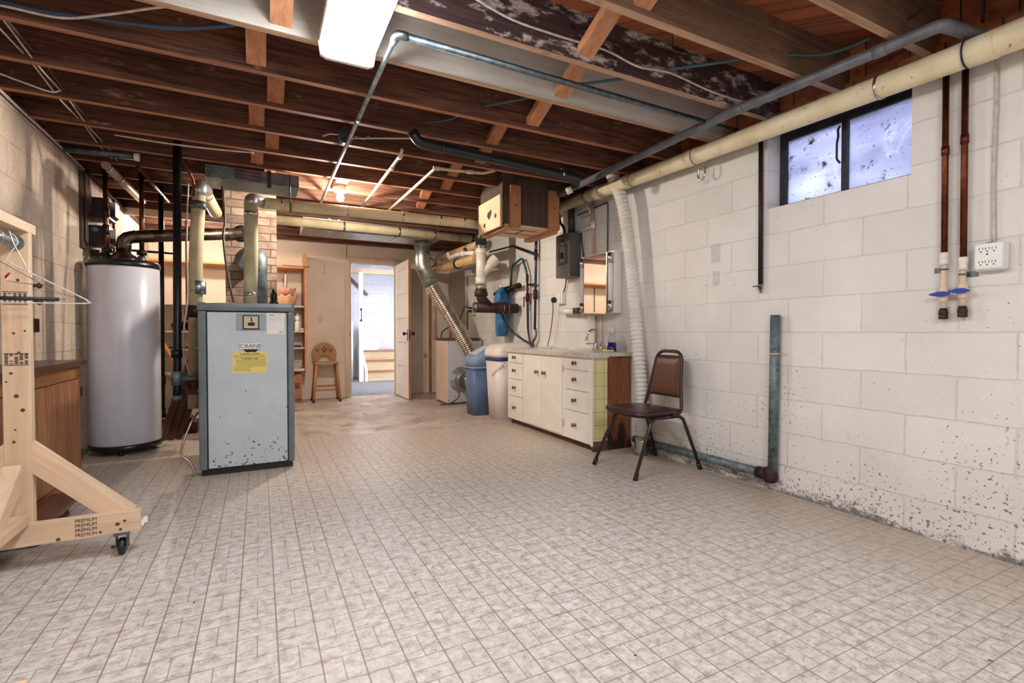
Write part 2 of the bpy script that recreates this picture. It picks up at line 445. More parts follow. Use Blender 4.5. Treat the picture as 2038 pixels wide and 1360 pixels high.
M['blacktrim'] = surf('black_enamel', (20, 26, 30), None, rough=.3)
M['pvc'] = surf('white_pvc', (232, 226, 218), (214, 206, 196), 6, rough=.35)
M['cpvc'] = surf('cream_cpvc', (222, 204, 180), (204, 184, 158), 6, rough=.4)
M['pinkpvc'] = surf('pinkish_pvc', (196, 168, 152), (168, 140, 126), 6, rough=.4)
M['hose'] = surf('white_hose', (226, 224, 220), (212, 208, 202), 5, rough=.4)
M['chrome'] = metal('chrome', (220, 220, 220), .12)
M['chrome2'] = metal('steel_band', (196, 196, 196), .25)
M['wire'] = metal('wire', (190, 186, 184), .3)
M['wirew'] = surf('white_wrap', (230, 228, 224), (190, 188, 184), 120, rough=.6)
M['heater'] = surf('heater_enamel', (216, 220, 234), (206, 210, 226), 2, rough=.28)
M['boiler'] = surf('boiler_panel', (168, 182, 188), (156, 170, 178), 3, rough=.4, spk=None)
def boilerdoor():
    n = N('boiler_door_enamel'); x, y, z = n.xyz()
    c = n.ramp(n.noise(3, 4), [(.3, srgb(198, 208, 216)), (.7, srgb(184, 196, 205))])
    k = n.ramp(z, [(.05, .12), (.35, .03), (.6, -.1)])
    f = n.ramp(n.math('ADD', n.noise(38, 3, .6), k), [(.72, 0.0), (.74, 1.0)])
    return n.set(n.mix(f, c, srgb(56, 54, 50)), .38)
M['boilerdoor'] = boilerdoor()
M['boilercase'] = surf('boiler_casing', (112, 124, 130), (96, 106, 112), 6, rough=.35, spk=((50, 50, 50), 30, .72, .6))
M['yellow'] = surf('yellow_paper', (236, 222, 132), (228, 212, 120), 4, rough=.7)
M['paper'] = surf('paper', (238, 236, 234), None, rough=.7)
M['ink'] = surf('ink', (54, 46, 40), None, rough=.8)
M['inkgrey'] = surf('faint_ink', (150, 146, 150), None, rough=.8)
M['inkyel'] = surf('ink_on_yellow', (140, 124, 66), None, rough=.8)
M['red'] = surf('red_enamel', (150, 28, 24), None, rough=.4)
M['redpump'] = surf('pump_red', (96, 28, 24), (70, 22, 20), 9, rough=.45)
M['blue'] = surf('filter_blue', (66, 126, 180), (56, 114, 168), 4, rough=.3)
M['bluepex'] = surf('blue_tubing', (34, 46, 92), None, rough=.35)
M['teal'] = surf('blue_green_tubing', (36, 72, 88), None, rough=.4)
M['bluehandle'] = surf('blue_handle', (30, 62, 170), None, rough=.35)
M['trashblue'] = surf('bin_blue', (96, 120, 158), (86, 108, 146), 4, rough=.45)
M['trashlid'] = surf('bin_lid_grey_blue', (132, 158, 186), (122, 148, 178), 4, rough=.45)
M['flap'] = surf('flap_pale', (206, 216, 226), None, rough=.4)
M['soft'] = surf('softener_plastic', (234, 229, 224), (220, 212, 205), 3, rough=.45, spk=((150, 120, 100), 18, .72, .5))
M['softlid'] = surf('softener_lid', (226, 218, 210), None, rough=.4)
M['navy'] = surf('navy_band', (36, 56, 124), None, rough=.4)
M['furn'] = surf('almond_enamel', (232, 210, 192), (222, 198, 180), 3, rough=.4)
M['furn2'] = surf('grey_enamel', (196, 198, 206), None, rough=.4)
M['cab'] = surf('cabinet_white', (240, 236, 228), (230, 224, 214), 4, rough=.38, spk=((150, 130, 100), 24, .74, .5))
M['tile'] = None
def ytile():
    n = N('yellow_tile'); x, y, z = n.xyz(); cb = n.n('ShaderNodeCombineXYZ'); n.l(n.math('ADD', x, .0), cb.inputs[0]); n.l(z, cb.inputs[1])
    br = n.n('ShaderNodeTexBrick'); br.offset = 0.0
    for a, v in (('Scale', 1.0), ('Mortar Size', .0018), ('Brick Width', .088), ('Row Height', .108)): br.inputs[a].default_value = v
    br.inputs['Color1'].default_value = (*srgb(226, 216, 164), 1); br.inputs['Color2'].default_value = (*srgb(220, 210, 152), 1); br.inputs['Mortar'].default_value = (*srgb(140, 130, 90), 1)
    n.l(cb.outputs[0], br.inputs['Vector']); n.bump(br.outputs['Fac'], -.4, .003)
    return n.set(br.outputs['Color'], .2)
M['tile'] = ytile()
M['steel'] = surf('sink_steel', (234, 232, 228), (216, 214, 210), 8, rough=.3, metal=.35)
M['ctredge'] = surf('counter_trim', (236, 232, 226), (206, 200, 192), 14, rough=.3, metal=.35)
M['grime'] = surf('grimy_base', (62, 44, 34), (110, 84, 62), 20, rough=.8)
M['knob'] = metal('knob_metal', (120, 104, 92), .3)
M['seat'] = surf('maroon_vinyl', (78, 44, 42), (62, 34, 34), 5, rough=.3)
M['seatback'] = surf('brown_vinyl', (104, 64, 50), (82, 48, 40), 2.5, rough=.34)
M['chairframe'] = surf('brown_metal_tube', (58, 44, 42), None, rough=.32, metal=.3)
M['mirror'] = metal('mirror_glass', (235, 235, 235), .02)
M['tubewhite'] = surf('lamp_tube', (226, 224, 226), None, rough=.3)
M['elec'] = surf('panel_grey', (104, 100, 98), (92, 88, 86), 5, rough=.45, metal=.2)
M['elec2'] = surf('dark_grey_plastic', (52, 50, 50), None, rough=.4)
M['plastic'] = surf('white_plastic', (230, 232, 230), None, rough=.35)
M['ivory'] = surf('ivory_plate', (206, 192, 160), None, rough=.4)
M['slot'] = surf('dark_slot', (20, 20, 22), None, rough=.6)
M['bakelite'] = surf('meter_box_black', (34, 28, 26), (48, 38, 34), 8, rough=.5)
M['cablew'] = surf('white_cable', (206, 198, 190), (176, 166, 156), 30, rough=.5)
M['cabledk'] = surf('dark_cable', (58, 44, 38), None, rough=.5)
M['green'] = surf('green_cable', (52, 82, 84), None, rough=.5)
M['bluecable'] = surf('blue_cable', (44, 60, 84), None, rough=.5)
M['carton'] = surf('cardboard', (176, 118, 76), (160, 104, 64), 5, rough=.8)
M['winframe'] = surf('window_steel', (34, 36, 42), (48, 50, 56), 12, rough=.5, metal=.3)
M['amber'] = surf('dark_glass', (26, 24, 26), None, rough=.15)
M['junk'] = surf('grey_box', (120, 120, 122), None, rough=.4, metal=.4)
M['webbed'] = surf('foil_silver', (180, 182, 184), None, rough=.3, metal=.8)
def emis(name, c, s):
    n = N(name); n.set((.8, .8, .8), .5); n.b.inputs['Emission Color'].default_value = (*c, 1); n.b.inputs['Emission Strength'].default_value = s
    return n.m
M['diff'] = emis('lit_diffuser', (.96, .98, 1.0), 20.0)
M['diff_added'] = emis('added_diffuser_behind', (.96, .98, 1.0), 36.0)
M['bulb'] = emis('lit_bulb', (1.0, .86, .70), 520)
M['bulb1'] = emis('lit_bulb_near', (1.0, .87, .72), 1050)
def glassm(name, col, rough=0.0, ior=1.3):
    n = N(name); n.set(col, rough); n.b.inputs['Transmission Weight'].default_value = 1.0; n.b.inputs['IOR'].default_value = ior; return n.m
M['pinkglass'] = glassm('peach_glass', srgb(250, 190, 160), .12, 1.25)
M['clear'] = glassm('clear_plastic', (.92, .95, .97), .05, 1.15)
M['tumbler'] = glassm('clear_tumbler', (.95, .9, .85), .03, 1.3)
M['bluefluid'] = surf('blue_liquid', (20, 34, 120), None, rough=.15)
def pane():
    n = N('cloudy_window_sheet'); n.t.nodes.remove(n.b)
    col = n.ramp(n.noise(2.2, 6, .6, loc=(0, 2, 0)), [(.3, srgb(196, 200, 220)), (.7, srgb(232, 236, 250))])
    d = n.ramp(n.noise(6, 7, .75, loc=(1, .6, .4)), [(.575, 0.0), (.63, .9)])
    d2 = n.ramp(n.noise(60, 3, .6, loc=(4, 4, 1)), [(.655, 0.0), (.68, .9)])
    wv = n.noise(1.6, 5, .6, dist=1.5, loc=(3, 3, 3)); rid = n.ramp(n.math('ABSOLUTE', n.math('SUBTRACT', wv, .5)), [(.0, .45), (.02, .0)])
    col = n.mix(rid, col, (1, 1, 1))
    col = n.mix(n.ramp(n.noise(2.5, 4, .6, sc=(1, .4, 1.5), loc=(9, 1, 2)), [(.45, 0.0), (.65, .55)]), col, srgb(150, 152, 176))
    col = n.mix(n.math('MAXIMUM', d, d2), col, srgb(70, 66, 72))
    tr = n.n('ShaderNodeBsdfTranslucent'); n.l(col, tr.inputs[0])
    df = n.n('ShaderNodeBsdfDiffuse'); n.l(col, df.inputs[0])
    gl = n.n('ShaderNodeBsdfGlossy'); gl.inputs['Roughness'].default_value = .15
    a = n.n('ShaderNodeMixShader'); a.inputs[0].default_value = .25; n.l(tr.outputs[0], a.inputs[1]); n.l(df.outputs[0], a.inputs[2])
    b = n.n('ShaderNodeMixShader'); b.inputs[0].default_value = .05; n.l(a.outputs[0], b.inputs[1]); n.l(gl.outputs[0], b.inputs[2])
    n.l(b.outputs[0], n.out.inputs[0]); return n.m
M['pane'] = pane()
M['soil'] = surf('window_well_metal', (170, 172, 176), (140, 142, 150), 6, rough=.6)
# ================================================================== THE SETTING
b = new(); box(b, XL-.2, XR+.2, -2.6, YB+.14, -.12, -.006); struct('floor_concrete', b, M['concrete'])
b = new(); prism(b, [(XL, -2.4, -.006), (XR, -2.4, -.006), (XR, 4.665, -.006), (XL, 5.165, -.006)], (0, 0, .006)); struct('floor_vinyl', b, M['vinyl'])
b = new(); box(b, .2, 4.2, YB+.14, 11.3, -.12, -.004); struct('floor_carpet', b, M['carpet'])
# right wall with the window opening
WY0, WY1, WZ0, WZ1 = 1.272, 2.039, 1.757, 2.30
b = new()
box(b, XR, XR+.2, -2.6, WY0, 0, ZJ); box(b, XR, XR+.2, WY1, YB+.14, 0, ZJ)
box(b, XR, XR+.2, WY0, WY1, 0, WZ0)
struct('wall_right', b, M['wall_r'])
b = new(); box(b, XR+.06, XR+.2, -2.6, YB+.14, ZJ+.04, ZS+.03); box(b, XR+.02, XR+.2, -2.6, YB+.14, ZJ, ZJ+.04); struct('trim_1', b, M['sub'])
b = new(); box(b, XL-.2, XL, -2.6, YB+.14, 0, ZJ-.012); struct('wall_left', b, M['wall_l'])
b = new(); box(b, XL-.2, XL-.06, -2.6, YB+.14, ZJ+.03, ZS+.03); box(b, XL-.2, XL-.01, -2.6, YB+.14, ZJ-.012, ZJ+.03); struct('trim_2', b, M['sub'])
b = new(); box(b, XL-.2, XR+.2, -2.6, -2.4, 0, ZS+.03); struct('wall_front', b, M['wall_f'])
# back wall with the doorway
DX0, DX1, DZ = 1.236, 1.952, 2.06
b = new()
box(b, XL, DX0, YB, YB+.14, 0, 2.35); box(b, DX1, XR, YB, YB+.14, 0, 2.35); box(b, DX0, DX1, YB, YB+.14, DZ, 2.35)
struct('wall_back', b, M['back'])
b = new(); box(b, XL-.2, XR+.2, YB+.1, YB+.14, 2.35, ZS+.03); struct('trim_3', b, M['brid'])
for k, x in enumerate((1.19, 2.41)):
    b = new(); box(b, x-.003, x+.003, YB-.003, YB, 2.15 if k == 0 else .0, 2.34); struct('trim_%d' % (4+k), b, M['grime'])
# door casing
b = new(); box(b, DX0-.075, DX0, YB-.018, YB, 0, DZ+.075, .004); box(b, DX1, DX1+.075, YB-.018, YB, 0, DZ+.075, .004)
box(b, DX0, DX1, YB-.018, YB, DZ, DZ+.075, .004)
box(b, DX0-.001, DX0+.015, YB, YB+.14, 0, DZ); box(b, DX1-.015, DX1+.001, YB, YB+.14, 0, DZ); box(b, DX0, DX1, YB, YB+.14, DZ-.015, DZ+.001)
struct('trim_6', b, M['casing'])
b = new(); box(b, DX0-.012, DX0-.004, YB-.022, YB-.017, .93, .99); struct('trim_7', b, M['slot'])
# ceiling boards
b = new(); box(b, XL-.2, XR+.2, -2.6, YB+.14, ZS, ZS+.03); struct('ceiling', b, M['sub'])
# window
fx = 2.965
wr = bpy.data.objects.new('window_1', None); C.objects.link(wr); wr.location = (fx, 1.65, 1.757); wr['kind'] = 'structure'
b = new()
box(b, fx, fx+.04, WY0, WY0+.025, WZ0, WZ1, .003); box(b, fx, fx+.04, WY1-.045, WY1, WZ0, WZ1, .003)
box(b, fx, fx+.04, WY0+.02, WY1-.04, WZ0, WZ0+.035, .003); box(b, fx, fx+.04, WY0+.02, WY1-.04, 2.185, WZ1, .003)
box(b, fx-.012, fx+.0, WY0+.01, WY1-.02, 2.215, 2.235, .002)
struct('window_frame', b, M['winframe'], wr)
b = new(); box(b, fx-.008, fx+.03, 1.632, 1.662, WZ0+.035, 2.19, .003); struct('mullion', b, M['winframe'], wr)
b = new(); box(b, fx+.018, fx+.022, WY0+.022, 1.634, WZ0+.03, 2.19); struct('window_pane', b, M['pane'], wr)
b = new(); box(b, fx+.018, fx+.022, 1.66, WY1-.043, WZ0+.03, 2.19); struct('window_pane', b, M['pane'], wr)
b = new(); tube(b, fillet([(fx-.006, 1.672, 2.16), (fx-.02, 1.675, 2.14), (fx-.02, 1.672, 2.1), (fx-.028, 1.675, 2.06), (fx-.028, 1.675, 1.97), (fx-.008, 1.668, 1.95)], .01), .006, 8); struct('window_latch', b, M['black'], wr)
# window well outside
b = new()
pts = []
for k in range(25):
    a = math.pi*k/24; pts.append((XR+.2+.62*math.sin(a), 1.655+.72*math.cos(a)))
for (x0, y0), (x1, y1) in zip(pts, pts[1:]):
    f = poly(b, [(x0, y0, 1.2), (x1, y1, 1.2), (x1, y1, 2.75), (x0, y0, 2.75)])
bmesh.ops.solidify(b, geom=b.faces[:], thickness=.01)
struct('wall_outside', b, M['soil'])
b = new(); box(b, XR+.2, XR+1.2, .6, 2.7, 1.1, 1.2); struct('ground_outside', b, M['concrete'])

# ------------------------------------------------------------------ stairwell beyond the doorway
b = new(); box(b, .2, 4.2, 11.1, 11.3, 0, 2.6); struct('wall_stairwell_back', b, M['stairwall'])
b = new(); box(b, .9, 1.0, YB+.14, 11.1, 0, 2.6); struct('wall_stairwell_left', b, M['white'])
b = new(); box(b, 3.6, 3.7, YB+.14, 11.1, 0, 2.6); struct('wall_stairwell_right', b, M['white'])
b = new(); box(b, .9, 3.7, YB+.14, 11.3, 2.56, 2.6); struct('ceiling_stairwell', b, M['white'])
b = new(); box(b, 1.0, 1.74, 10.62, 10.66, 0, 1.22, .004); box(b, 1.0, 1.70, 10.55, 10.62, 0, .11, .004); struct('trim_8', b, M['white'])
b = new(); box(b, 1.0, 3.6, 10.2, 10.34, 2.17, 2.27, .004); struct('beam_stairwell', b, M['casing'])
for k in range(4):
    b = new(); box(b, 1.18+.42*k, 1.24+.42*k, 8.0, 10.2, 2.31, 2.45, .003)
    single('stairwell_joist', b, M['white'], ['white painted joist nearest the jamb, above the stairwell doorway', 'white painted joist second from the jamb, above the stairwell doorway', 'white painted joist third from the jamb, above the stairwell doorway', 'white painted joist close to the open door top, over the stairwell'][k], 'joist', (1.2+.42*k, 8, 2.31), 'white joists over the stairwell')
b = new(); box(b, 1.0, 3.6, YB+.14, 10.2, 2.45, 2.47); struct('ceiling_stairwell_boards', b, M['sub'])
t = thing('staircase', 'tan wooden steps rising beyond the open doorway', 'stairs', (2.5, 10.15, 0))
for k in range(3):
    y = 10.12+.27*k
    b = new(); box(b, 1.93, 3.59, y, y+.03, .2*k, .2*k+.175); obj('riser', b, M['stairwood'], t)
    b = new(); box(b, 1.93, 3.59, y-.02, y+.27 if k < 2 else 11.09, .2*k+.175, .2*k+.2, .006); obj('tread', b, M['benchrail'], t)
b = new(); prism(b, [(1.88, 10.08, 0), (1.88, 11.09, 0), (1.88, 11.09, .72), (1.88, 10.75, .72), (1.88, 10.08, .24)], (.05, 0, 0)); obj('stringer', b, M['white'], t)
b = new(); box(b, 1.93, 2.28, 10.78, 11.05, .602, .86, .006); box(b, 1.93, 2.05, 10.78, 11.05, .86, 1.08, .006)
single('stepped_box', b, M['white'], 'small white stepped box on the stair landing', 'box', (2.1, 10.9, .602))
t = thing('white_post', 'white post with a dark pull handle beside the stairs', 'post', (1.8, 10.1, 0))
b = new(); box(b, 1.765, 1.845, 10.06, 10.12, 0, 2.17, .004); obj('shaft', b, M['white'], t)
b = new(); tube(b, fillet([(1.805, 10.06, 1.44), (1.805, 10.02, 1.43), (1.805, 10.02, 1.23), (1.805, 10.06, 1.22)], .015), .009, 8)
box(b, 1.785, 1.825, 10.05, 10.06, 1.42, 1.46, .003); box(b, 1.785, 1.825, 10.05, 10.06, 1.2, 1.24, .003); obj('pull_handle', b, M['black'], t)
t = thing('handrail', 'dark wooden handrail sloping down the stairwell wall', 'handrail', (1.95, 11.06, 1.9))
mx = Matrix.Translation((1.93, 11.04, 1.98)) @ Matrix.Rotation(math.radians(44.5), 4, 'Y')
b = new(); box(b, -.42, .26, -.02, .02, -.03, .03, .008); obj('rail', b, M['benchtop'], t, mx)
b = new(); cyl(b, (1.75, 11.1, 2.13), (1.75, 11.04, 2.15), .01, 8); cyl(b, (2.05, 11.1, 1.82), (2.05, 11.04, 1.85), .01, 8); obj('bracket', b, M['black'], t)

# ================================================================== CEILING FRAMING
names = {-3: 'brown joist nearest the camera, at the top corner over the window wall', -2: 'weathered grey joist second from the camera, pierced by a dark cable',
 -1: 'weathered grey joist with splintered lower edge, above the shop light', 0: 'mildew-speckled dark joist with a white cord along it',
 1: 'whitewashed joist at the far end of the shop light'}
ordn = ['first', 'second', 'third', 'fourth', 'fifth', 'sixth', 'seventh', 'eighth', 'ninth', 'tenth', 'eleventh', 'twelfth', 'thirteenth', 'fourteenth']
YJ = lambda k: 2.02+.4064*k
for k in range(-3, 15):
    y = YJ(k)
    mm = {-3: M['jgrey'], -2: M['jgrey'], -1: M['jgrey'], 0: M['jspeck'], 1: M['jwhite']}.get(k, JW[k % 4])
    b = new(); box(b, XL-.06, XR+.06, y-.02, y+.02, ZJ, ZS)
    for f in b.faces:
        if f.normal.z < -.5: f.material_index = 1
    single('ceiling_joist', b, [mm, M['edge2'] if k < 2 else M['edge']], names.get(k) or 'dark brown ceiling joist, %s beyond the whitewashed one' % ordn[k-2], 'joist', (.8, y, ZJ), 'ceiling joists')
# one bridging board per bay and row, alternating to either side of the row
def bridging(x, k, row, w=.088):
    y0, y1 = YJ(k)+.021, YJ(k+1)-.021
    z0, z1 = 2.50, 2.345
    L = math.hypot(y1-y0, z0-z1); a = math.atan2(z1-z0, y1-y0)
    b = new(); prism(b, [(x-w/2, y0, z0-.02), (x-w/2, y1, z1-.02), (x-w/2, y1, z1+.025), (x-w/2, y0, z0+.025)], (w, 0, 0))
    base = (x, (y0+y1)/2, 2.35)
    where = names[k].split(',')[0].split(' at ')[0].split(' with ')[0] if k in names else 'the %s dark joist beyond the white one' % ordn[k-2]
    single('bridging_board', b, M['brid2'] if k < 2 else M['brid'], 'bridging board, %s, past %s' % (row, where), 'bridging board', base, 'bridging boards between the joists')
for k in range(-1, 9):
    bridging((.098 if k % 2 == 0 else .0)+.0, k, 'boiler row')
for k in range(-2, 9):
    bridging({-2: 1.45, -1: 1.455, 0: 1.50+.08, 1: 1.62}.get(k, 1.52 if k % 2 == 0 else 1.60)-.03, k, 'sink-side row')
# header board across the back left
b = new(); box(b, XL, -.27, 6.48, 6.52, 2.225, ZJ, .002)
single('header_board', b, M['back'], 'pale header board hanging under the joists at the back, beside the chimney', 'board', (-.8, 6.5, 2.225))

# ================================================================== LIGHTS
def shop_light(y0, y1, z, label, dm='diff'):
    t = thing('shop_light', label, 'ceiling light', (.365, (y0+y1)/2, z))
    b = new(); box(b, .245, .485, y0, y1, z+.055, z+.1, .01); obj('housing', b, M['white'], t)
    b = new()
    prism(b, [(.25, y0+.02, z+.055), (.262, y0+.02, z+.012), (.285, y0+.02, z), (.445, y0+.02, z), (.468, y0+.02, z+.012), (.48, y0+.02, z+.055)], (0, y1-y0-.04, 0))
    obj('diffuser', b, M[dm], t)
    for y in (y0, y1-.02):
        b = new(); prism(b, [(.242, y, z+.06), (.25, y, z+.005), (.275, y, z-.006), (.455, y, z-.006), (.48, y, z+.005), (.488, y, z+.06)], (0, .02, 0)); obj('end_cap', b, M['white'], t)
shop_light(1.12, 2.345, 2.2, 'glowing white wraparound shop light under the joists')
shop_light(-1.75, -.53, 2.43, 'added unseen shop light brightening the front of the room', 'diff_added')  # added fixture behind the camera, unseen, brightens the foreground
def bulb_lamp(x, y, z, label, e):
    t = thing('bulb_holder', label, 'ceiling lamp', (x, y, z))
    b = new(); lathe(b, [(.02, .02), (.052, .02), (.056, .035), (.048, .075), (.03, .08)], (x, y, z-.0)); obj('base', b, M['pvc'], t)
    b = new(); lathe(b, [(.0, -.062), (.018, -.058), (.029, -.042), (.031, -.028), (.026, -.008), (.015, .012), (.014, .03)], (x, y, z)); obj('bulb', b, e, t)
    b = new(); box(b, x-.05, x+.05, y-.2, y+.2, z+.08, z+.12, .003); obj('mounting_board', b, M['brid2'], t)
bulb_lamp(.66, 4.66, 2.22, 'glowing bare bulb in a porcelain holder beyond the insulated pipe', M['bulb1'])
bulb_lamp(-.62, 6.75, 2.24, 'second bare bulb hidden behind the chimney', M['bulb'])

# junction box and cable under the joist
b = new(); lathe(b, [(.05, 0), (.052, .01), (.05, .035)], (.545, YJ(4)-.045-.02, 2.335), (0, 1, 0), 20)
t = thing('junction_box', 'round grey junction box on a joist behind the thin pipe', 'junction box', (.545, 3.58, 2.33))
b = new(); lathe(b, [(.055, 0), (.057, .01), (.057, .04)], (.545, 3.575, 2.35), (0, 1, 0), 20); obj('cover', b, M['galvdark'], t)
def cable(label, pts, r, m, base=None, cat='cable', name='cable', n=7, sp=True, group=None):
    b = new(); tube(b, spline(pts, 6) if sp else fillet(pts, .03), r, n)
    return single(name, b, m, label, cat, pts[0], group)
cable('white cable from the round junction box towards the black drain', [(.60, 3.56, 2.34), (.66, 3.55, 2.33), (.70, 3.56, 2.36)], .006, M['cablew'])
cable('white cable running along the joist from the junction box to the black drain', [(.57, 3.57, 2.325), (.7, 3.5, 2.325), (.95, 3.33, 2.31)], .006, M['cablew'])
cable('white cable leaving the junction box towards the boiler', [(.50, 3.58, 2.34), (.44, 3.58, 2.335), (.40, 3.60, 2.32)], .006, M['cablew'])
# white cord stapled along the speckled joist
cable('thin white cord strung along the mildew-speckled joist', [(.6, 1.985, 2.50), (.958, 1.985, 2.39), (1.25, 1.985, 2.375), (1.535, 1.985, 2.38), (1.75, 1.985, 2.35), (1.968, 1.985, 2.37), (2.3, 1.985, 2.34), (2.69, 1.985, 2.34)], .0055, M['cablew'])
# green cable through the joists
G = [(.87, 3.33), (1.12, 3.07), (1.18, 2.92), (1.447, 2.555), (1.469, 2.476), (1.777, 2.16), (1.882, 2.059), (2.167, 1.748), (2.252, 1.669), (2.522, 1.505), (2.604, 1.331)]
cable('dark green cable threaded diagonally through the joists over the sink side', [(x, y, 2.385-.012*(i % 2)) for i, (x, y) in enumerate(G)], .008, M['green'])
cable('black cable looping out of the grey joist in the top corner', [(2.613, 1.23, 2.38), (2.62, 1.12, 2.41), (2.66, 1.03, 2.45), (2.80, 1.0, 2.45), (2.87, 1.02, 2.36)], .006, M['black'])
# cables at the upper left
cable('thick blue cable sagging under the near joists by the shop light', [(-1.1, 2.80, 2.37), (-.85, 2.76, 2.33), (-.62, 2.70, 2.318), (-.35, 2.62, 2.31), (-.16, 2.53, 2.318), (-.04, 2.46, 2.33)], .009, M['bluecable'])
cable('white cable looping over the blue one at the near joists', [(-1.15, 2.84, 2.34), (-.93, 2.78, 2.325), (-.73, 2.74, 2.31), (-.55, 2.64, 2.32), (-.33, 2.49, 2.33), (-.18, 2.44, 2.34)], .0055, M['cablew'])
for j, (dx, mat_, lab) in enumerate(((0, 'cablew', 'pale cable running lengthwise through the joists near the tan wall, outer one'), (.03, 'cablew', 'pale cable running lengthwise through the joists near the tan wall, inner one'), (.055, 'cabledk', 'dark cable running lengthwise beside the two pale ones near the tan wall'))):
    cable(lab, [(-1.0+dx, 2.5+.9*i*.45, 2.335-.018*((i+j) % 2)) for i in range(7)], .0045, M[mat_])
cable('white cable drooping from the tan wall towards the lengthwise cables', [(-1.24, 3.40, 2.31), (-1.1, 3.50, 2.30), (-1.0, 3.56, 2.295), (-.96, 3.58, 2.32)], .0045, M['cablew'])
cable('long white cable along the underside of a joist above the water heater', [(-.86, 4.25, 2.33), (-.80, 4.19, 2.31), (-.55, 4.16, 2.295), (-.25, 4.12, 2.292), (-.02, 4.10, 2.30)], .006, M['cablew'])
cable('grey cable along the top of the tan wall', [(XL+.012, 3.2, 2.30), (XL+.012, 3.9, 2.296), (XL+.012, 4.4, 2.30), (XL+.014, 5.1, 2.29)], .009, M['cablew'], sp=False)
cable('dark cable along the top of the tan wall beyond the meter boxes', [(XL+.012, 5.2, 2.29), (XL+.012, 6.2, 2.27), (XL+.012, 7.7, 2.26)], .011, M['cabledk'], sp=False)
# nails in the whitewashed joist
for x, z, L in ((1.02, 2.43, .045), (1.12, 2.41, .035), (1.19, 2.405, .035)):
    b = new(); cyl(b, (x, YJ(0)+.02, z+.06), (x, YJ(0)+.03, z-.0), .004, 6)
    single('nail', b, M['black'], 'bent nail hanging from the speckled joist edge by the shop light', 'nail', (x, YJ(0)+.02, z), 'bent nails by the shop light')

# ================================================================== OVERHEAD PIPES
def pipe(label, pts, r, m, name='pipe', n=16, fr=.06, cat='pipe', parts=(), group=None, base=None):
    base = base or tuple(pts[0]); t = thing(name, label, cat, base, group)
    b = new(); tube(b, fillet(pts, fr), r, n); obj('tube', b, m, t)
    for (nm, p0, p1, rr, mm) in parts:
        b = new(); cyl(b, p0, p1, rr, n, mi=0); obj(nm, b, mm, t)
    return t
def lerp(a, c, t): return tuple(a[i]+(c[i]-a[i])*t for i in range(3))
def bands(pts, ts, w, r, m, nm):
    out = []; a, c = V(pts[0]), V(pts[1]); d = (c-a).normalized()
    for t in ts: p = a.lerp(c, t); out.append((nm, tuple(p-d*w/2), tuple(p+d*w/2), r, m))
    return out
A, B = (2.715, -.2, 2.148), (2.70, 4.55, 2.252)
pp = bands((A, B), [.325, .70], .012, .0590, M['chrome2'], 'steel_strap') + bands((A, B), [.245, .57, .80], .10, .0585, M['yellowpipe'], 'coupling') + bands((A, B), [.255, .565], .006, .0600, M['black'], 'hanger_ring')+bands((A, B), [.83], .03, .064, M['galv'], 'hose_clamp')
pipe('long yellowed plastic drain pipe slung along the window wall', [A, B], .055, M['yellowpipe'], 'drain_pipe', 24, parts=pp)
pipe('grey conduit running above and beside the yellowed drain pipe', [(2.83, .99, 2.262), (2.535, 1.03, 2.262), (2.452, 1.95, 2.262), (2.49, 3.95, 2.262)], .027, M['greypipe'], 'conduit', 16, .03, parts=bands(((2.515, 1.25, 2.262), (2.452, 1.95, 2.262)), [.0, .98], .05, .030, M['greypipe'], 'coupling'))
t = pipe('dark galvanized pipe crossing under the whitewashed joist from the shop light', [(.545, 2.14, 2.27), (2.80, 2.175, 2.27)], .0155, M['galvdark'], 'galvanized_pipe')
b = new(); tube(b, fillet([(.585, 2.14, 2.27), (.54, 2.14, 2.27), (.54, 2.19, 2.27)], .03), .019, 14); obj('elbow', b, M['galv'], t)
pipe('thin grey pipe running lengthwise from the shop light to the back', [(.54, 2.185, 2.27), (.556, 5.30, 2.268)], .0125, M['galv'], 'thin_pipe', parts=bands(((.54, 2.185, 2.27), (.556, 5.30, 2.268)), [.0, .29], .05, .016, M['galvdark'], 'coupling'))
t = pipe('black plastic drain pipe slung across below the dark joists', [(.90, 3.19, 2.30), (.95, 3.20, 2.238), (2.24, 3.32, 2.232), (2.30, 3.33, 2.232), (2.34, 3.42, 2.20)], .034, M['abs'], 'black_drain_pipe', 20, fr=.05)
for x in (1.12, 2.14):
    b = new(); y = 3.20+(x-.95)*.093; cyl(b, (x-.01, y, 2.237), (x+.012, y+.002, 2.237), .037, 20); obj('strap', b, M['chrome2'] if x > 2 else M['abs'], t)
b = new(); lathe(b, [(.0, 0), (.028, 0), (.028, .05)], (2.31, 3.42, 2.165), (-.6, .5, -.3)); obj('plug', b, M['yellowpipe'], t)
pipe('cream plastic water line with an upturned end beyond the black drain', [(.935, 3.56, 2.31), (.93, 3.60, 2.275), (.95, 5.23, 2.268)], .012, M['cpvc'], 'water_line', 12, .02, parts=bands(((.935, 3.62, 2.272), (.95, 5.23, 2.268)), [.0, .16], .04, .016, M['cpvc'], 'coupling'))
pipe('cream plastic water line turning towards the hanging wooden chase', [(1.72, 3.66, 2.30), (1.62, 3.68, 2.27), (1.24, 3.73, 2.268), (1.227, 5.27, 2.268)], .012, M['cpvc'], 'water_line', 12, .02, parts=bands(((1.52, 3.695, 2.27), (1.24, 3.73, 2.268)), [.0, .97], .05, .017, M['cpvc'], 'elbow'))
pipe('wrapped pipe running left to right above the first, from behind the chimney', [(.0, 5.93, 2.205), (2.44, 5.93, 2.19)], .052, M['insul2'], 'wrapped_pipe', 20, parts=bands(((.0, 5.93, 2.205), (2.44, 5.93, 2.19)), [.36, .62, .8, .93], .02, .054, M['galvdark'], 'strap'))
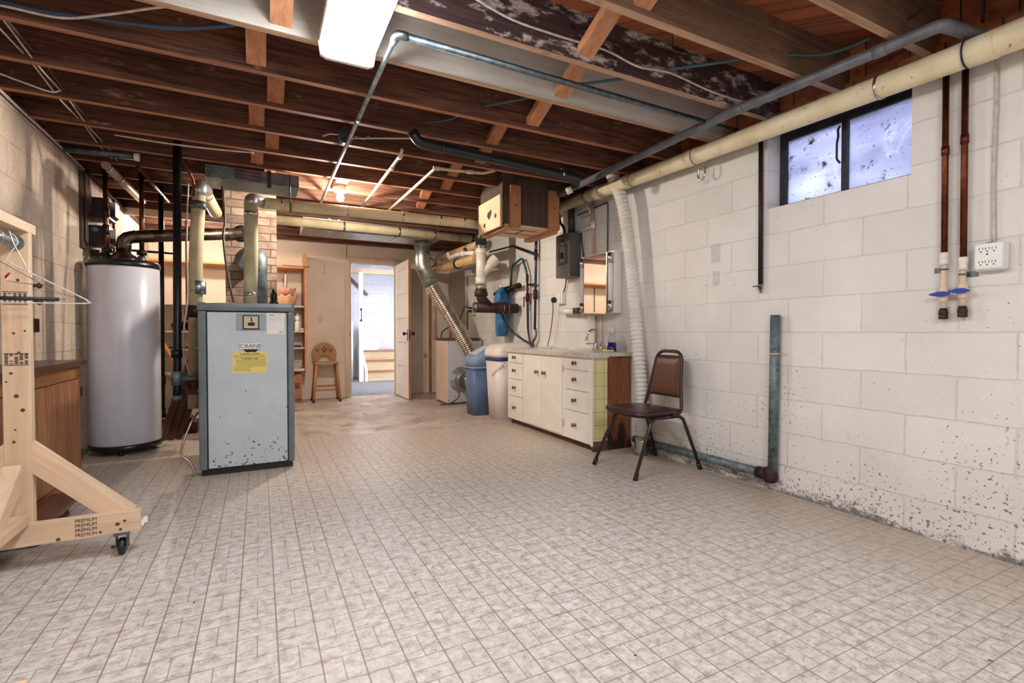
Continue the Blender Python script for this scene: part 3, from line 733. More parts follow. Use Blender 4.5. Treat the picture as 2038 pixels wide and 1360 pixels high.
# main insulated run off the boiler
t = pipe('wrapped supply pipe crossing from above the boiler to the wooden chase', [(.02, 4.5, 2.033), (2.02, 4.5, 2.05)], .046, M['yellowpipe'], 'wrapped_pipe', 20, parts=bands(((.02, 4.5, 2.033), (2.02, 4.5, 2.05)), [.08, .34, .58, .76, .88], .018, .048, M['chrome2'], 'band'))
b = new(); cyl(b, (.24, 4.5, 2.08), (.24, 4.5, 2.29), .006, 8); torus(b, (.24, 4.5, 2.034), (1, 0, 0), .05, .005); obj('hanger', b, M['black'], t)
t = pipe('greenish wrapped riser standing on the boiler with a foil elbow', [(-.06, 4.4, 1.16), (-.047, 4.4, 1.62), (-.047, 4.42, 2.0)], .049, M['insul'], 'wrapped_riser', 20, parts=[('band', (-.06, 4.4, 1.27), (-.06, 4.4, 1.295), .052, M['chrome2']), ('band', (-.047, 4.4, 1.9), (-.047, 4.4, 1.925), .052, M['chrome2'])])
b = new(); tube(b, fillet([(-.047, 4.42, 1.98), (-.047, 4.44, 2.045), (.04, 4.5, 2.035)], .06, 8), .047, 20); obj('foil_elbow', b, M['webbed'], t)
t = pipe('wrapped return riser passing down the side of the boiler', [(-.445, 4.5, .40), (-.425, 4.5, 1.6), (-.40, 4.5, 2.06)], .047, M['insul2'], 'wrapped_riser', 20, parts=[('steel_collar', (-.412, 4.5, 1.28), (-.411, 4.5, 1.38), .051, M['galv']), ('steel_collar', (-.405, 4.5, 1.93), (-.404, 4.5, 1.99), .051, M['galvdark']), ('valve_body', (-.432, 4.5, 1.10), (-.431, 4.5, 1.19), .06, M['iron2']), ('band', (-.42, 4.5, .86), (-.42, 4.5, .875), .05, M['chrome2'])])
b = new(); tube(b, fillet([(-.40, 4.5, 2.04), (-.395, 4.5, 2.12), (-.37, 4.68, 2.12)], .07, 8), .05, 20); obj('foil_elbow', b, M['webbed'], t)
b = new(); tube(b, [(-.385, 4.62, 2.12), (-.33, 5.10, 2.04)], .05, 18); obj('branch', b, M['yellowpipe'], t)

# pipes near the water heater
pipe('copper riser into the water heater top, beside the tan wall', [(-1.095, 5.1, 1.55), (-1.10, 5.1, 1.85), (-1.10, 5.1, 2.34)], .017, M['copper'], 'copper_riser', 14, parts=[('union', (-1.095, 5.1, 1.56), (-1.095, 5.1, 1.62), .03, M['iron']), ('union', (-1.095, 5.1, 1.635), (-1.095, 5.1, 1.665), .036, M['iron']), ('joint', (-1.1, 5.1, 1.78), (-1.1, 5.1, 1.86), .022, M['iron2']), ('joint', (-1.1, 5.1, 1.92), (-1.1, 5.1, 2.0), .023, M['iron2'])])
pipe('copper riser into the water heater top, beside the flue side', [(-.865, 5.1, 1.55), (-.86, 5.1, 2.34)], .017, M['copper'], 'copper_riser', 14, parts=[('union', (-.865, 5.1, 1.56), (-.865, 5.1, 1.62), .028, M['galvdark']), ('union', (-.865, 5.1, 1.63), (-.865, 5.1, 1.67), .035, M['iron'])])
pipe('black iron pipe dropping beside the boiler with a tee at its foot', [(-.535, 4.3, .50), (-.53, 4.3, .64), (-.513, 4.3, 2.40)], .0265, M['iron'], 'iron_pipe', 16, parts=[('tee', (-.534, 4.3, .60), (-.533, 4.3, .70), .036, M['galvold']), ('cap', (-.535, 4.3, .49), (-.535, 4.3, .525), .035, M['galvold']), ('union', (-.532, 4.3, .80), (-.532, 4.3, .86), .036, M['iron']), ('side_arm', (-.534, 4.3, .645), (-.37, 4.3, .648), .019, M['galvold'])])
pipe('thin black iron pipe dropping behind the water heater', [(-.81, 5.6, .20), (-.80, 5.6, 2.34)], .022, M['iron'], 'iron_pipe', 14, parts=[('tee', (-.81, 5.6, .50), (-.81, 5.6, .58), .03, M['iron2']), ('cap', (-.81, 5.6, .19), (-.81, 5.6, .26), .03, M['iron2'])])
t = pipe('thin copper drop with a red-handled valve behind the boiler', [(-.715, 6.6, 1.16), (-.715, 6.6, 2.30)], .011, M['copper'], 'copper_pipe', 10, parts=[('valve_body', (-.715, 6.6, 1.12), (-.715, 6.6, 1.24), .026, M['iron2'])])
b = new(); cyl(b, (-.78, 6.57, 1.10), (-.65, 6.57, 1.10), .012, 8); obj('handle', b, M['red'], t)
pipe('brown copper line running lengthwise overhead behind the water heater', [(-.82, 4.73, 2.265), (-.776, 5.85, 2.265)], .014, M['copper'], 'copper_pipe', 10)
pipe('fat pinkish plastic pipe running lengthwise above the water heater', [(-1.03, 4.80, 2.262), (-1.0, 5.95, 2.262)], .031, M['pinkpvc'], 'overhead_pipe', 16, parts=bands(((-1.03, 4.80, 2.262), (-1.0, 5.95, 2.262)), [.02, .30], .02, .034, M['black'], 'band'))
pipe('grey pipe crossing below the joists above the tan wall', [(-1.2, 4.52, 2.27), (-.80, 4.50, 2.27)], .024, M['galvdark'], 'overhead_pipe', 14, parts=[('cap', (-.80, 4.5, 2.27), (-.77, 4.5, 2.27), .028, M['pvc'])])
pipe('thin copper tube slanting from the black iron pipe to the return riser', [(-.50, 4.32, 2.27), (-.43, 4.45, 2.14), (-.43, 4.47, 2.02)], .010, M['copper'], 'copper_tube', 10, .04)
pipe('thin iron gas line along the tan wall and behind the flue pipe', [(-1.21, 5.45, 1.86), (-1.21, 5.95, 1.78), (-.75, 6.0, 1.78)], .012, M['iron2'], 'gas_line', 10, .05)
pipe('thin copper tube standing on the tan wall behind the heater', [(-1.215, 5.9, .9), (-1.215, 5.9, 2.24)], .010, M['copper'], 'copper_tube', 10)
cable('black cable hanging past the chimney to the boiler top', [(-.27, 4.75, 2.22), (-.25, 4.72, 2.12), (-.24, 4.7, 1.9), (-.25, 4.66, 1.75), (-.22, 4.62, 1.45), (-.17, 4.55, 1.2)], .009, M['cabledk'])
cable('pale thin cable looping down beside the return riser', [(-.46, 4.42, 2.10), (-.475, 4.42, 1.7), (-.475, 4.42, 1.25), (-.50, 4.42, 1.0), (-.49, 4.38, .8), (-.44, 4.35, .62), (-.40, 4.3, .55)], .006, M['cablew'])
t = thing('circulator_pump', 'dark red circulator pump beside the boiler under the black iron pipe', 'pump', (-.45, 4.42, .5))
b = new(); box(b, -.50, -.40, 4.36, 4.50, .52, .64, .012); obj('body', b, M['redpump'], t)
b = new(); lathe(b, [(.0, 0), (.04, 0), (.045, .03), (.045, .10), (.0, .12)], (-.425, 4.40, .60), (0, -1, 0)); obj('motor', b, M['redpump'], t)
cable('steel flexible wire dangling at the foot of the boiler', [(-.385, 4.1, .42), (-.42, 4.02, .36), (-.46, 3.98, .24), (-.47, 3.97, .16), (-.42, 3.96, .10), (-.39, 3.95, .02)], .007, M['wire'])

# sheet-metal ducts
b = new(); box(b, -.36, .31, 4.50, 4.83, 2.19, 2.29, .003)
t = thing('metal_duct', 'grey sheet-metal duct with red lettering between the joists by the chimney', 'duct', (0, 4.66, 2.19))
obj('body', b, M['galvdark'], t)
b = new(); box(b, .07, .10, 4.492, 4.50, 2.16, 2.30, .001); obj('strap', b, M['black'], t)
b = new(); random.seed(3)
for k in range(3):
    x = -.16
    while x < .02: w = random.uniform(.006, .02); box(b, x, x+w, 4.498, 4.5, 2.205+.027*k, 2.222+.027*k); x += w+.006
obj('stencil_marks', b, M['redpump'], t)
b = new(); box(b, .45, 2.05, 6.02, 6.45, 2.15, 2.285, .004)
t = thing('metal_duct', 'bare aluminium duct above the doorway feeding the flexible duct', 'duct', (1.2, 6.2, 2.15)); obj('body', b, M['duct'], t)
for x in (.72, .82, 1.5):
    b = new(); box(b, x, x+.03, 6.015, 6.455, 2.145, 2.29, .001); obj('seam', b, M['duct'], t)
# chimney
t = thing('chimney', 'sooty painted brick chimney behind the boiler', 'chimney', (.07, 5.45, 0))
b = new(); box(b, -.265, .158, 5.2, 5.75, 0, ZS-.002); obj('brickwork', b, M['brick'], t)
b = new(); lathe(b, [(.085, 0), (.13, 0), (.13, .012), (.10, .02), (.085, .05)], (-.05, 5.2, 1.65), (0, -1, 0)); obj('thimble', b, M['galv'], t)
b = new(); lathe(b, [(.05, 0), (.075, 0), (.075, .008), (.055, .012)], (-.13, 5.2, 1.895), (0, -1, 0)); obj('flue_collar', b, M['stove'], t)
# boiler flue
t = pipe('rough grey flue rising from the boiler into the chimney thimble', [(-.0, 4.74, 1.15), (-.0, 4.74, 1.64), (-.05, 5.2, 1.65)], .07, M['galvold'], 'flue_pipe', 22, .12)
# heater flue
t = thing('flue_pipe', 'bent stovepipe from the water heater hood to the chimney', 'flue', (-.985, 5.1, 1.57))
b = new(); lathe(b, [(.115, 0), (.112, .012), (.055, .065), (.052, .08)], (-.985, 5.1, 1.575), n=32); obj('draft_hood', b, M['stove'], t)
b = new(); tube(b, fillet([(-.985, 5.1, 1.65), (-.985, 5.1, 1.765), (-.86, 5.115, 1.79), (-.13, 5.2, 1.895)], .06, 3), .052, 22, smooth=True); obj('pipe', b, M['stove'], t)
for p in ((-.985, 5.1, 1.70), (-.91, 5.11, 1.785), (-.24, 5.19, 1.88)):
    d = (0, 0, 1) if p[2] < 1.75 else (.99, .11, .13)
    b = new(); torus(b, p, d, .053, .0035, 22, 6); obj('seam', b, M['stove'], t)

# ================================================================== WATER HEATER
t = thing('water_heater', 'tall grey-white cylindrical water heater with black rims', 'water heater', (-.985, 5.1, 0))
c = (-.985, 5.1, 0)
b = new(); lathe(b, [(.236, .075), (.24, .08), (.24, 1.512), (.236, 1.516)], c, n=56); obj('jacket', b, M['heater'], t)
b = new(); lathe(b, [(.0, 1.512), (.246, 1.512), (.248, 1.53), (.243, 1.558), (.225, 1.566), (.0, 1.57)], c, n=56); obj('top_rim', b, M['blacktrim'], t)
b = new(); lathe(b, [(.20, .035), (.243, .04), (.247, .06), (.245, .085), (.0, .085)], c, n=56); obj('bottom_rim', b, M['blacktrim'], t)
for a in (30, 150, 270):
    b = new(); x, y = c[0]+.19*math.cos(math.radians(a)), c[1]+.19*math.sin(math.radians(a)); cyl(b, (x, y, -.006), (x, y, .04), .022, 12); obj('foot', b, M['black'], t)

# ================================================================== BOILER
t = thing('boiler', 'grey enamelled cast boiler cabinet with yellow notice and gauge', 'boiler', (-.07, 4.28, 0))
X0, X1, F, Bk = -.366, .228, 3.93, 4.65
b = new(); box(b, X0, X1, F+.012, Bk, .05, 1.13, .02); obj('casing', b, M['boilercase'], t)
b = new(); box(b, X0-.006, X1+.006, F-.006, Bk+.004, 1.13, 1.19, .024); obj('top_cover', b, M['boilercase'], t)
b = new(); box(b, X0+.012, X1-.012, F+.02, Bk-.02, 0, .055, .003); obj('plinth', b, M['blacktrim'], t)
b = new(); box(b, X0+.05, X1-.043, F-.002, F+.022, .045, 1.128, .004); obj('door_shadow_gap', b, M['slot'], t)
b = new(); box(b, X0+.055, X1-.048, F-.008, F+.012, .052, 1.123, .005); d = obj('front_door', b, M['boilerdoor'], t)
for xa, xb in ((X0, X0+.048), (X1-.041, X1)):
    b = new(); box(b, xa, xb, F-.006, F+.02, .045, 1.13, .012); obj('corner_post', b, M['boilercase'], t)
fy = F-.008
def onf(px, py):  # placement on the boiler front
    return ((px-397)/(588-397)*(.240+.354)-.354, 1.187-(py-604)/(940-604)*1.187)
gx, gz = onf(495.5, 642)
b = new()
prism(b, [(gx-.092, fy, gz-.055), (gx+.092, fy, gz-.055), (gx+.092, fy, gz+.062), (gx-.092, fy, gz+.062)], (0, -.002, 0))
for (a1, a2, a3, a4) in (((-.092, -.055), (.092, -.055), (.052, -.042), (-.052, -.042)), ((-.092, .062), (.092, .062), (.052, .048), (-.052, .048)), ((-.092, -.055), (-.092, .062), (-.052, .048), (-.052, -.042)), ((.092, -.055), (.092, .062), (.052, .048), (.052, -.042))):
    poly(b, [(gx+a1[0], fy-.003, gz+a1[1]), (gx+a2[0], fy-.003, gz+a2[1]), (gx+a3[0], fy-.014, gz+a3[1]), (gx+a4[0], fy-.014, gz+a4[1])])
obj('gauge_surround', b, M['boiler'], d)
b = new(); box(b, gx-.052, gx+.052, fy-.02, fy-.002, gz-.048, gz+.052, .008); obj('gauge_bezel', b, M['black'], d)
b = new(); box(b, gx-.044, gx+.044, fy-.0215, fy-.018, gz-.04, gz+.044, .002); obj('gauge_face', b, M['ivory'], d)
b = new()
prism(b, [(gx-.006, fy-.023, gz+.036), (gx+.002, fy-.023, gz+.036), (gx+.012, fy-.023, gz+.012), (gx+.004, fy-.023, gz+.006), (gx-.008, fy-.023, gz+.008), (gx+.002, fy-.023, gz+.014)], (0, .001, 0))
prism(b, [(gx-.022, fy-.023, gz-.005), (gx-.014, fy-.023, gz-.0), (gx+.022, fy-.023, gz+.002), (gx+.026, fy-.023, gz-.018), (gx+.014, fy-.023, gz-.024), (gx-.018, fy-.023, gz-.022)], (0, .001, 0))
for i in range(9):
    x = gx-.036+.009*i; box(b, x, x+.002, fy-.023, fy-.022, gz+.036, gz+.041)
for i in range(5):
    for sx in (-1, 1): box(b, gx+sx*.036-.002, gx+sx*.036+.002, fy-.023, fy-.022, gz+.022-.013*i, gz+.024-.013*i)
obj('gauge_markings', b, M['ink'], d)
px0, pz0 = onf(528, 622); px1, pz1 = onf(564, 665)
b = new(); box(b, px0, px1, fy-.0012, fy, pz1, pz0); pa = obj('service_sticker', b, M['paper'], d)
b = new()
for i in range(9):
    z = pz0-.030-.010*i; L = .09 if i < 4 else .07
    for j in range(6 if i < 4 else 3):
        x = px0+.008+.014*j+.002*(i % 3); box(b, x, x+.009, fy-.0018, fy-.001, z, z+(.0022 if i < 4 else .001))
obj('small_print', b, M['inkgrey'], pa)
b = new()
for i in range(7): box(b, px0+.012+.005*i, px0+.015+.005*i, fy-.0018, fy-.001, pz0-.021+.003*(i % 2), pz0-.012)
for i in range(9): box(b, px0+.056+.005*i, px0+.059+.005*i, fy-.0018, fy-.001, pz0-.012, pz0-.009)
obj('heading_marks', b, M['ink'], pa)
b = new(); box(b, px1-.032, px1-.022, fy-.0018, fy-.001, pz1+.012, pz1+.019); box(b, px1-.018, px1-.006, fy-.0018, fy-.001, pz1+.013, pz1+.017); obj('red_mark', b, M['red'], pa)
nx0, nz0 = onf(473, 683); nx1, nz1 = onf(516, 694.5)
b = new(); box(b, nx0, nx1, fy-.012, fy, nz1, nz0, .002); npn = obj('name_plate', b, M['plastic'], d)
text('name_lettering', '·CRANE·', .036, ((nx0+nx1)/2, fy-.0125, (nz0+nz1)/2), (math.pi/2, 0, 0), M['ink'], npn, sx=1.12)
b = new(); prism(b, [(nx0+.02, fy, nz1-.003), (nx1-.02, fy, nz1-.003), (nx1-.036, fy, nz1-.022), (nx0+.036, fy, nz1-.022)], (0, -.002, 0)); obj('finger_pull', b, M['slot'], d)
yx0, yz0 = onf(458.5, 701); yx1, yz1 = onf(527, 742)
b = new(); box(b, yx0, yx1, fy-.0012, fy, yz1, yz0); ye = obj('yellow_notice', b, M['yellow'], d)
b = new()
for i in range(16):
    z = yz0-.014-.0078*i; x = yx0+.008+(.012 if 4 < i < 11 else 0)
    if i in (0, 4): continue
    if i > 13: L = .05
    while x < yx1-.014-(.0 if i < 12 else .09):
        w = random.uniform(.006, .016); box(b, x, min(x+w, yx1-.008), fy-.0018, fy-.001, z, z+.003); x += w+.003
obj('small_print', b, M['inkyel'], ye)
b = new()
for zz, xs, xe in ((yz0-.012, yx0+.045, yx1-.045), (yz0-.045, yx0+.055, yx1-.055)):
    x = xs; i = 0
    while x < xe: box(b, x, x+.006, fy-.0018, fy-.001, zz-.003, zz+.004); x += .0085 if i % 6 else .015; i += 1
obj('heading_marks', b, M['ink'], ye)
t = thing('relief_valve', 'small black bottle-shaped valve on the boiler top', 'valve', (.105, 4.2, 1.19))
b = new(); lathe(b, [(.0, 0), (.032, 0), (.034, .02), (.028, .03), (.024, .035), (.025, .085), (.014, .105), (.012, .125), (.0, .127)], (.105, 4.2, 1.188)); obj('body', b, M['blacktrim'], t)
# ================================================================== GARMENT RACK (new pine, on casters)
t = thing('garment_rack', 'rolling garment rack of new pine boards with a grey pipe rail', 'garment rack', (-.89, 2.2, 0))
px0, px1 = -.937, -.849
for (ya, yb, tag_) in ((2.75, 2.788, 1), (1.50, 1.538, 0)):
    b = new(); box(b, px0, px1, ya, yb, .095, 1.40, .003); obj('post', b, M['pineZ'], t)
b = new(); box(b, px0, px1, 1.46, 2.83, 1.40, 1.44, .003); obj('top_rail', b, M['pineY'], t)
b = new(); box(b, px0, px1, 1.50, 2.712, .192, .230, .003); obj('bottom_rail', b, M['pineY'], t)
ends = []
for (ya, yb) in ((2.712, 2.75), (1.50-.038, 1.50)):
    b = new(); box(b, -1.24, -.478, ya, yb, .098, .190, .003); ends.append(obj('base_board', b, M['pine'], t))
# braces: each its own frame so that the grain runs along the board
def brace(x0, z0, x1, z1, y, w=.089, th=.038, name='brace'):
    L = math.hypot(x1-x0, z1-z0); a = -math.atan2(z1-z0, x1-x0)
    mx = Matrix.Translation(((x0+x1)/2, y, (z0+z1)/2)) @ Matrix.Rotation(a, 4, 'Y')
    sl = math.tan(abs(a)); b = new(); h = w/2
    if x1 > x0 and z1 < z0:
        pts = [(-L/2-h/sl*0+h*math.tan(math.pi/2-abs(a))*0, 0, 0)]
    # ends cut: plumb at the post, level on the base board
    c, s = math.cos(a), math.sin(a)
    def loc(wx, wz):  # world offset to local frame
        dx, dz = wx-(x0+x1)/2, wz-(z0+z1)/2
        return (dx*c-dz*s, dx*s+dz*c)
    return mx, loc, b
xa = px1; za1, za0 = .525, .392   # plumb cut on the post
xb1, xb0 = -.505, -.640           # level cut on the base board
mx, loc, b = brace(xa, (za1+za0)/2, (xb0+xb1)/2, .19, 2.75)
P = [loc(xa, za0), loc(xb0, .190), loc(xb1, .190), loc(xa, za1)]
prism(b, [(p[0], 0, p[1]) for p in P], (0, .038, 0)); obj('brace', b, M['pine'], t, mx)
mx, loc, b = brace(px0, (za1+za0)/2, -1.2, .19, 2.75)
P = [loc(px0, za0), loc(px0-.209, .190), loc(px0-.28, .190), loc(px0-.28, .26), loc(px0, za1)]
prism(b, [(p[0], 0, p[1]) for p in P], (0, .038, 0)); obj('brace', b, M['pine'], t, mx)
b = new(); prism(b, [(-.930, 2.712, .33), (-.930, 2.712, .44), (-.930, 2.46, .230), (-.930, 2.53, .230)], (.06, 0, 0)); obj('brace', b, M['pineY'], t)
b = new(); cyl(b, (-.893, 2.75, 1.353), (-.893, 1.538, 1.353), .0215, 24); obj('hanging_rail', b, M['galv'], t)
b = new(); cyl(b, (-.893, 2.75, 1.353), (-.893, 2.742, 1.353), .033, 20); obj('rail_flange', b, M['galv'], t)
for (cx, cy) in ((-.546, 2.725), (-1.17, 2.725), (-.546, 1.48), (-1.17, 1.48)):
    b = new(); box(b, cx-.028, cx+.028, cy-.03, cy+.03, .092, .0975, .001)
    box(b, cx-.022, cx-.018, cy-.02, cy+.02, .035, .094, .001); box(b, cx+.018, cx+.022, cy-.02, cy+.02, .035, .094, .001)
    cyl(b, (cx-.04, cy, .037), (cx+.026, cy, .037), .006, 10); k = obj('caster', b, M['galvdark'], t)
    b = new(); lathe(b, [(.0, -.013), (.03, -.013), (.0365, -.009), (.0375, 0), (.0365, .009), (.03, .013), (.0, .013)], (cx, cy, .0375), (1, 0, 0), 28); obj('wheel', b, M['blacktrim'], k)
b = new()
for i in range(4): pass
b.free()
for i in range(4):
    text('grade_stamp', 'PREMIUM', .021, (-.668, 2.7115, .176-.0205*i), (math.pi/2, 0, 0), M['ink'], ends[0], sx=.85)
b = new()
for zc, hh, n_ in ((.872, .024, 5), (1.125, .026, 5)):
    b = new()
    w = .078
    for z in (zc-hh, zc+hh): box(b, -.932, -.854, 2.7492, 2.7500, z-.0012, z+.0012)
    for i in range(n_):
        x = -.929+.0155*i
        for j in range(8):
            if random.random() < .85: box(b, x, x+.011 if zc < 1 else x+.009, 2.7492, 2.75, zc-hh+.004+.0056*j, zc-hh+.0078+.0056*j)
    obj('grade_stamp', b, M['ink'], t)
b = new()
for (x, z, r) in ((-.885, .90, .005), (-.91, .815, .006), (-.895, .72, .008), (-.925, .78, .004), (-.876, .66, .008), (-.90, .58, .004), (-.905, .53, .006), (-.884, 1.2, .006), (-.90, .98, .005), (-.865, .99, .004)):
    cyl(b, (x, 2.7494, z), (x, 2.7505, z), r, 10)
for (x, z, r) in ((-.56, .14, .008), (-.535, .15, .006), (-.62, .115, .006), (-.55, .115, .006), (-.76, .11, .008)):
    cyl(b, (x, 2.7114, z), (x, 2.7125, z), r, 10)
obj('knots', b, M['grime'], t)
b = new(); box(b, -.47, -.455, 2.725, 2.74, .125, .15, .002); box(b, -.478, -.468, 2.72, 2.745, .115, .14, .002); obj('end_clip', b, M['plastic'], t)

def hanger(y, w, m, zrod, drop, label, dx=0.0, bar=None, tilt=0.0, hx=0):
    cx = -.893+dx; t = thing('wire_hanger', label, 'coat hanger', (cx, y, zrod), None)
    top = zrod+.025; sh = zrod-.085; bt = zrod-drop
    b = new()
    hook = [(cx+.033*math.cos(a), y+.0, zrod-.008+.033*math.sin(a)+.004) for a in [math.radians(q) for q in range(200, -60, -20)]]
    hook += [(cx+.004, y, sh+.02), (cx, y, sh)]
    tube(b, spline(hook, 3), .0026 if m is M['wirew'] else .0019, 6)
    L, R = -w, w
    loop = [(cx, y, sh), (cx+R*.45, y, sh-(sh-bt)*.42), (cx+R*.93, y, bt+.022), (cx+R, y, bt+.008), (cx+R*.95, y, bt-.002), (cx, y, bt-.004), (cx-R*.95, y, bt-.002), (cx-R, y, bt+.008), (cx-R*.93, y, bt+.022), (cx-R*.45, y, sh-(sh-bt)*.42), (cx, y, sh)]
    tube(b, spline(loop, 5), .0030 if m is M['wirew'] else .0019, 6)
    obj('wire_frame', b, m, t)
    if bar:
        b = new(); cyl(b, (cx-R*.93, y, bt-.003), (cx+R*.93, y, bt-.003), .0075, 10); obj('bottom_tube', b, bar, t)
hanger(2.68, .25, M['wirew'], 1.353, .245, 'white-wrapped wire hanger on the pine rack, closest to its post')
hanger(2.56, .205, M['wire'], 1.353, .235, 'plain wire hanger with a black bottom tube on the pine rack', bar=M['black'])
t = thing('wire_hanger', 'twisted wire hanger with a red tip hanging askew on the pine rack', 'coat hanger', (-.86, 2.64, 1.33))
b = new(); tube(b, fillet([(-.90, 2.62, 1.395), (-.865, 2.62, 1.385), (-.855, 2.62, 1.34), (-.80, 2.63, 1.19), (-.80, 2.63, 1.175), (-.875, 2.63, 1.185), (-.882, 2.63, 1.20)], .012), .002, 6); obj('wire_frame', b, M['wire'], t)
b = new(); cyl(b, (-.882, 2.63, 1.20), (-.868, 2.63, 1.218), .004, 8); obj('tip', b, M['red'], t)

# ================================================================== WORKBENCH CABINET ON THE TAN WALL
t = thing('bench_cabinet', 'low wooden bench cabinet with oak ply doors against the tan wall', 'cabinet', (-1.12, 3.4, 0))
bx = -1.005
b = new(); box(b, XL+.004, bx-.012, 2.84, 4.0, .13, .775); obj('body', b, M['benchrail'], t)
b = new(); box(b, XL+.004, bx+.02, 2.84, 4.08, .775, .81, .008); obj('top', b, M['benchtop'], t)
b = new(); box(b, bx-.014, bx, 2.84, 4.0, .70, .775, .002); obj('front_rail', b, M['benchrail'], t)
for (ya, yb) in ((2.86, 3.42), (3.425, 3.985)):
    b = new(); box(b, bx-.012, bx+.008, ya, yb, .135, .695, .004); d = obj('door', b, M['oakply'], t)
b = new()
for z in (.22, .61): box(b, bx-.004, bx+.012, 3.985, 4.0, z-.03, z+.03, .002)
obj('hinge', b, M['black'], t)
b = new(); box(b, XL+.004, bx-.006, 2.84, 4.0, .055, .13, .003); obj('bottom_rail', b, M['benchrail'], t)
b = new(); box(b, XL+.02, bx-.06, 2.9, 3.95, -.0, .055, .003); obj('plinth', b, M['grime'], t)
b = new(); box(b, -1.247, -1.222, 3.9, 4.06, .815, .84, .004); box(b, -1.247, -1.222, 3.9, 3.92, .81, .87, .004)
t = thing('low_footstool', 'low wooden footstool with a rounded end under the bench edge', 'footstool', (-.93, 3.3, 0))
pts = [(-1.0, 2.95), (-.90, 2.95), (-.865, 3.1), (-.865, 3.3)] + [(-.93+.065*math.cos(a), 3.35+.10*math.sin(a)) for a in [math.radians(q) for q in (15, 35, 55, 75, 90)]] + [(-1.0, 3.45)]
pts = [(x+.01, y) for x, y in pts]
b = new(); prism(b, [(x, y, .10) for x, y in pts], (0, 0, .022)); obj('top', b, M['benchtop'], t)
for y in (3.02, 3.36):
    b = new(); lathe(b, [(.0, 0), (.028, 0), (.034, .03), (.026, .08), (.03, .10), (.0, .10)], (-.93, y, 0)); obj('foot', b, M['grime'], t)
b = new(); box(b, -.97, -.95, 3.0, 3.38, .05, .10, .003); obj('apron', b, M['benchrail'], t)
# wall hooks behind the rack
for k, (y, z, lab) in enumerate(((4.02, 1.27, 'higher'), (4.02, 1.17, 'lower'))):
    t = thing('wall_hook', 'brown wooden peg on the tan wall behind the rack, %s of two' % lab, 'hook', (XL, y, z))
    b = new(); lathe(b, [(.0, 0), (.012, 0), (.010, .04), (.02, .055), (.012, .068), (.0, .07)], (XL, y, z), (1, 0, 0), 14); obj('peg', b, M['benchtop'], t)
t = thing('wall_bracket', 'dark ribbed bracket on the tan wall beside the rack post', 'bracket', (XL, 3.75, 1.03))
b = new(); box(b, XL, XL+.03, 3.98, 4.10, .985, 1.07, .004); 
for i in range(3): box(b, XL+.03, XL+.036, 3.99+.035*i, 4.01+.035*i, .99, 1.065, .001)
obj('body', b, M['cast'], t)

# ================================================================== METER BOXES ON THE TAN WALL
t = thing('cable_board', 'tall narrow board with bundled wires on the tan wall', 'board', (XL, 5.1, 1.65))
b = new(); box(b, XL, XL+.02, 5.02, 5.12, 1.655, 2.26, .003); obj('board', b, M['grayboard'], t)
for i, (y, zb) in enumerate(((5.06, 1.70), (5.10, 1.68), (5.135, 1.95), (5.165, 2.02), (5.19, 2.0))):
    b = new(); tube(b, spline([(XL+.03, y-.01*i, 2.27), (XL+.035, y, 2.1), (XL+.03, y+.012, 1.95), (XL+.03, y, zb)], 5), .008, 7); obj('wire', b, M['copper'] if i in (2, 4) else M['cabledk'], t)
for nm, y0, y1, z0, z1, lab in (('fuse_box', 5.20, 5.44, 1.93, 2.10, 'upper black fuse box with a hinged cover on the tan wall'), ('fuse_box', 5.20, 5.42, 1.71, 1.87, 'lower black fuse box with a round knob on the tan wall')):
    t = thing(nm, lab, 'fuse box', (XL, (y0+y1)/2, z0))
    b = new(); box(b, XL, XL+.15, y0, y1, z0, z1, .008); obj('case', b, M['bakelite'], t)
    b = new(); prism(b, [(XL+.15, y0+.03, z0+.02), (XL+.18, y0+.06, z0+.035), (XL+.18, y1-.04, z0+.035), (XL+.15, y1-.02, z0+.02)], (0, 0, z1-z0-.05)); obj('cover', b, M['bakelite'], t)
b = new(); lathe(b, [(.0, 0), (.03, 0), (.026, .02), (.01, .03)], (XL+.06, 5.20, 1.83), (0, -1, 0), 16); obj('knob', b, M['junk'], t)
t = thing('wall_outlet', 'small black outlet with a plug below the fuse boxes', 'outlet', (XL, 5.4, 1.63))
b = new(); box(b, XL, XL+.06, 5.30, 5.42, 1.62, 1.68, .006); obj('case', b, M['bakelite'], t)
b = new(); box(b, XL+.06, XL+.085, 5.34, 5.38, 1.635, 1.665, .005); obj('plug', b, M['black'], t)
cable('thin cord hanging in a loop from the black outlet below the fuse boxes', [(XL+.03, 5.16, 1.72), (XL+.035, 5.17, 1.62), (XL+.035, 5.28, 1.575), (XL+.06, 5.36, 1.63)], .004, M['black'])

# ================================================================== BACK SHELVING
SY0, SY1, SX0, SX1 = 7.46, YB-.004, XL+.004, .60
t = thing('wall_shelving', 'built-in pine shelving with pale lining across the back wall', 'shelving', (-.3, 7.62, 0))
b = new(); box(b, .575, SX1, SY0, SY1, .42, 2.09, .003); obj('side_panel', b, M['shelfpine'], t)
b = new(); box(b, .567, .575, SY0+.01, SY1, .42, 1.87); obj('side_lining', b, M['cabside'], t)
for z, th, m_ in ((1.87, .03, M['shelfpine']), (1.333, .018, M['shelfin']), (.985, .018, M['shelfin']), (.755, .018, M['shelfin']), (.445, .03, M['shelfin'])):
    b = new(); box(b, SX0, .566, SY0+.005 if z < 1.8 else SY0-.01, SY1, z, z+th, .002); sh = obj('shelf', b, m_, t)
b = new()
for x in (-.95, -.35, .35):
    box(b, x-.008, x+.008, YB-.016, YB-.004, .5, 1.86)
    for i in range(54):
        box(b, x-.005, x-.001, YB-.0175, YB-.0155, .52+.025*i, .532+.025*i); box(b, x+.001, x+.005, YB-.0175, YB-.0155, .52+.025*i, .532+.025*i)
obj('slotted_strip', b, M['galvdark'], t)
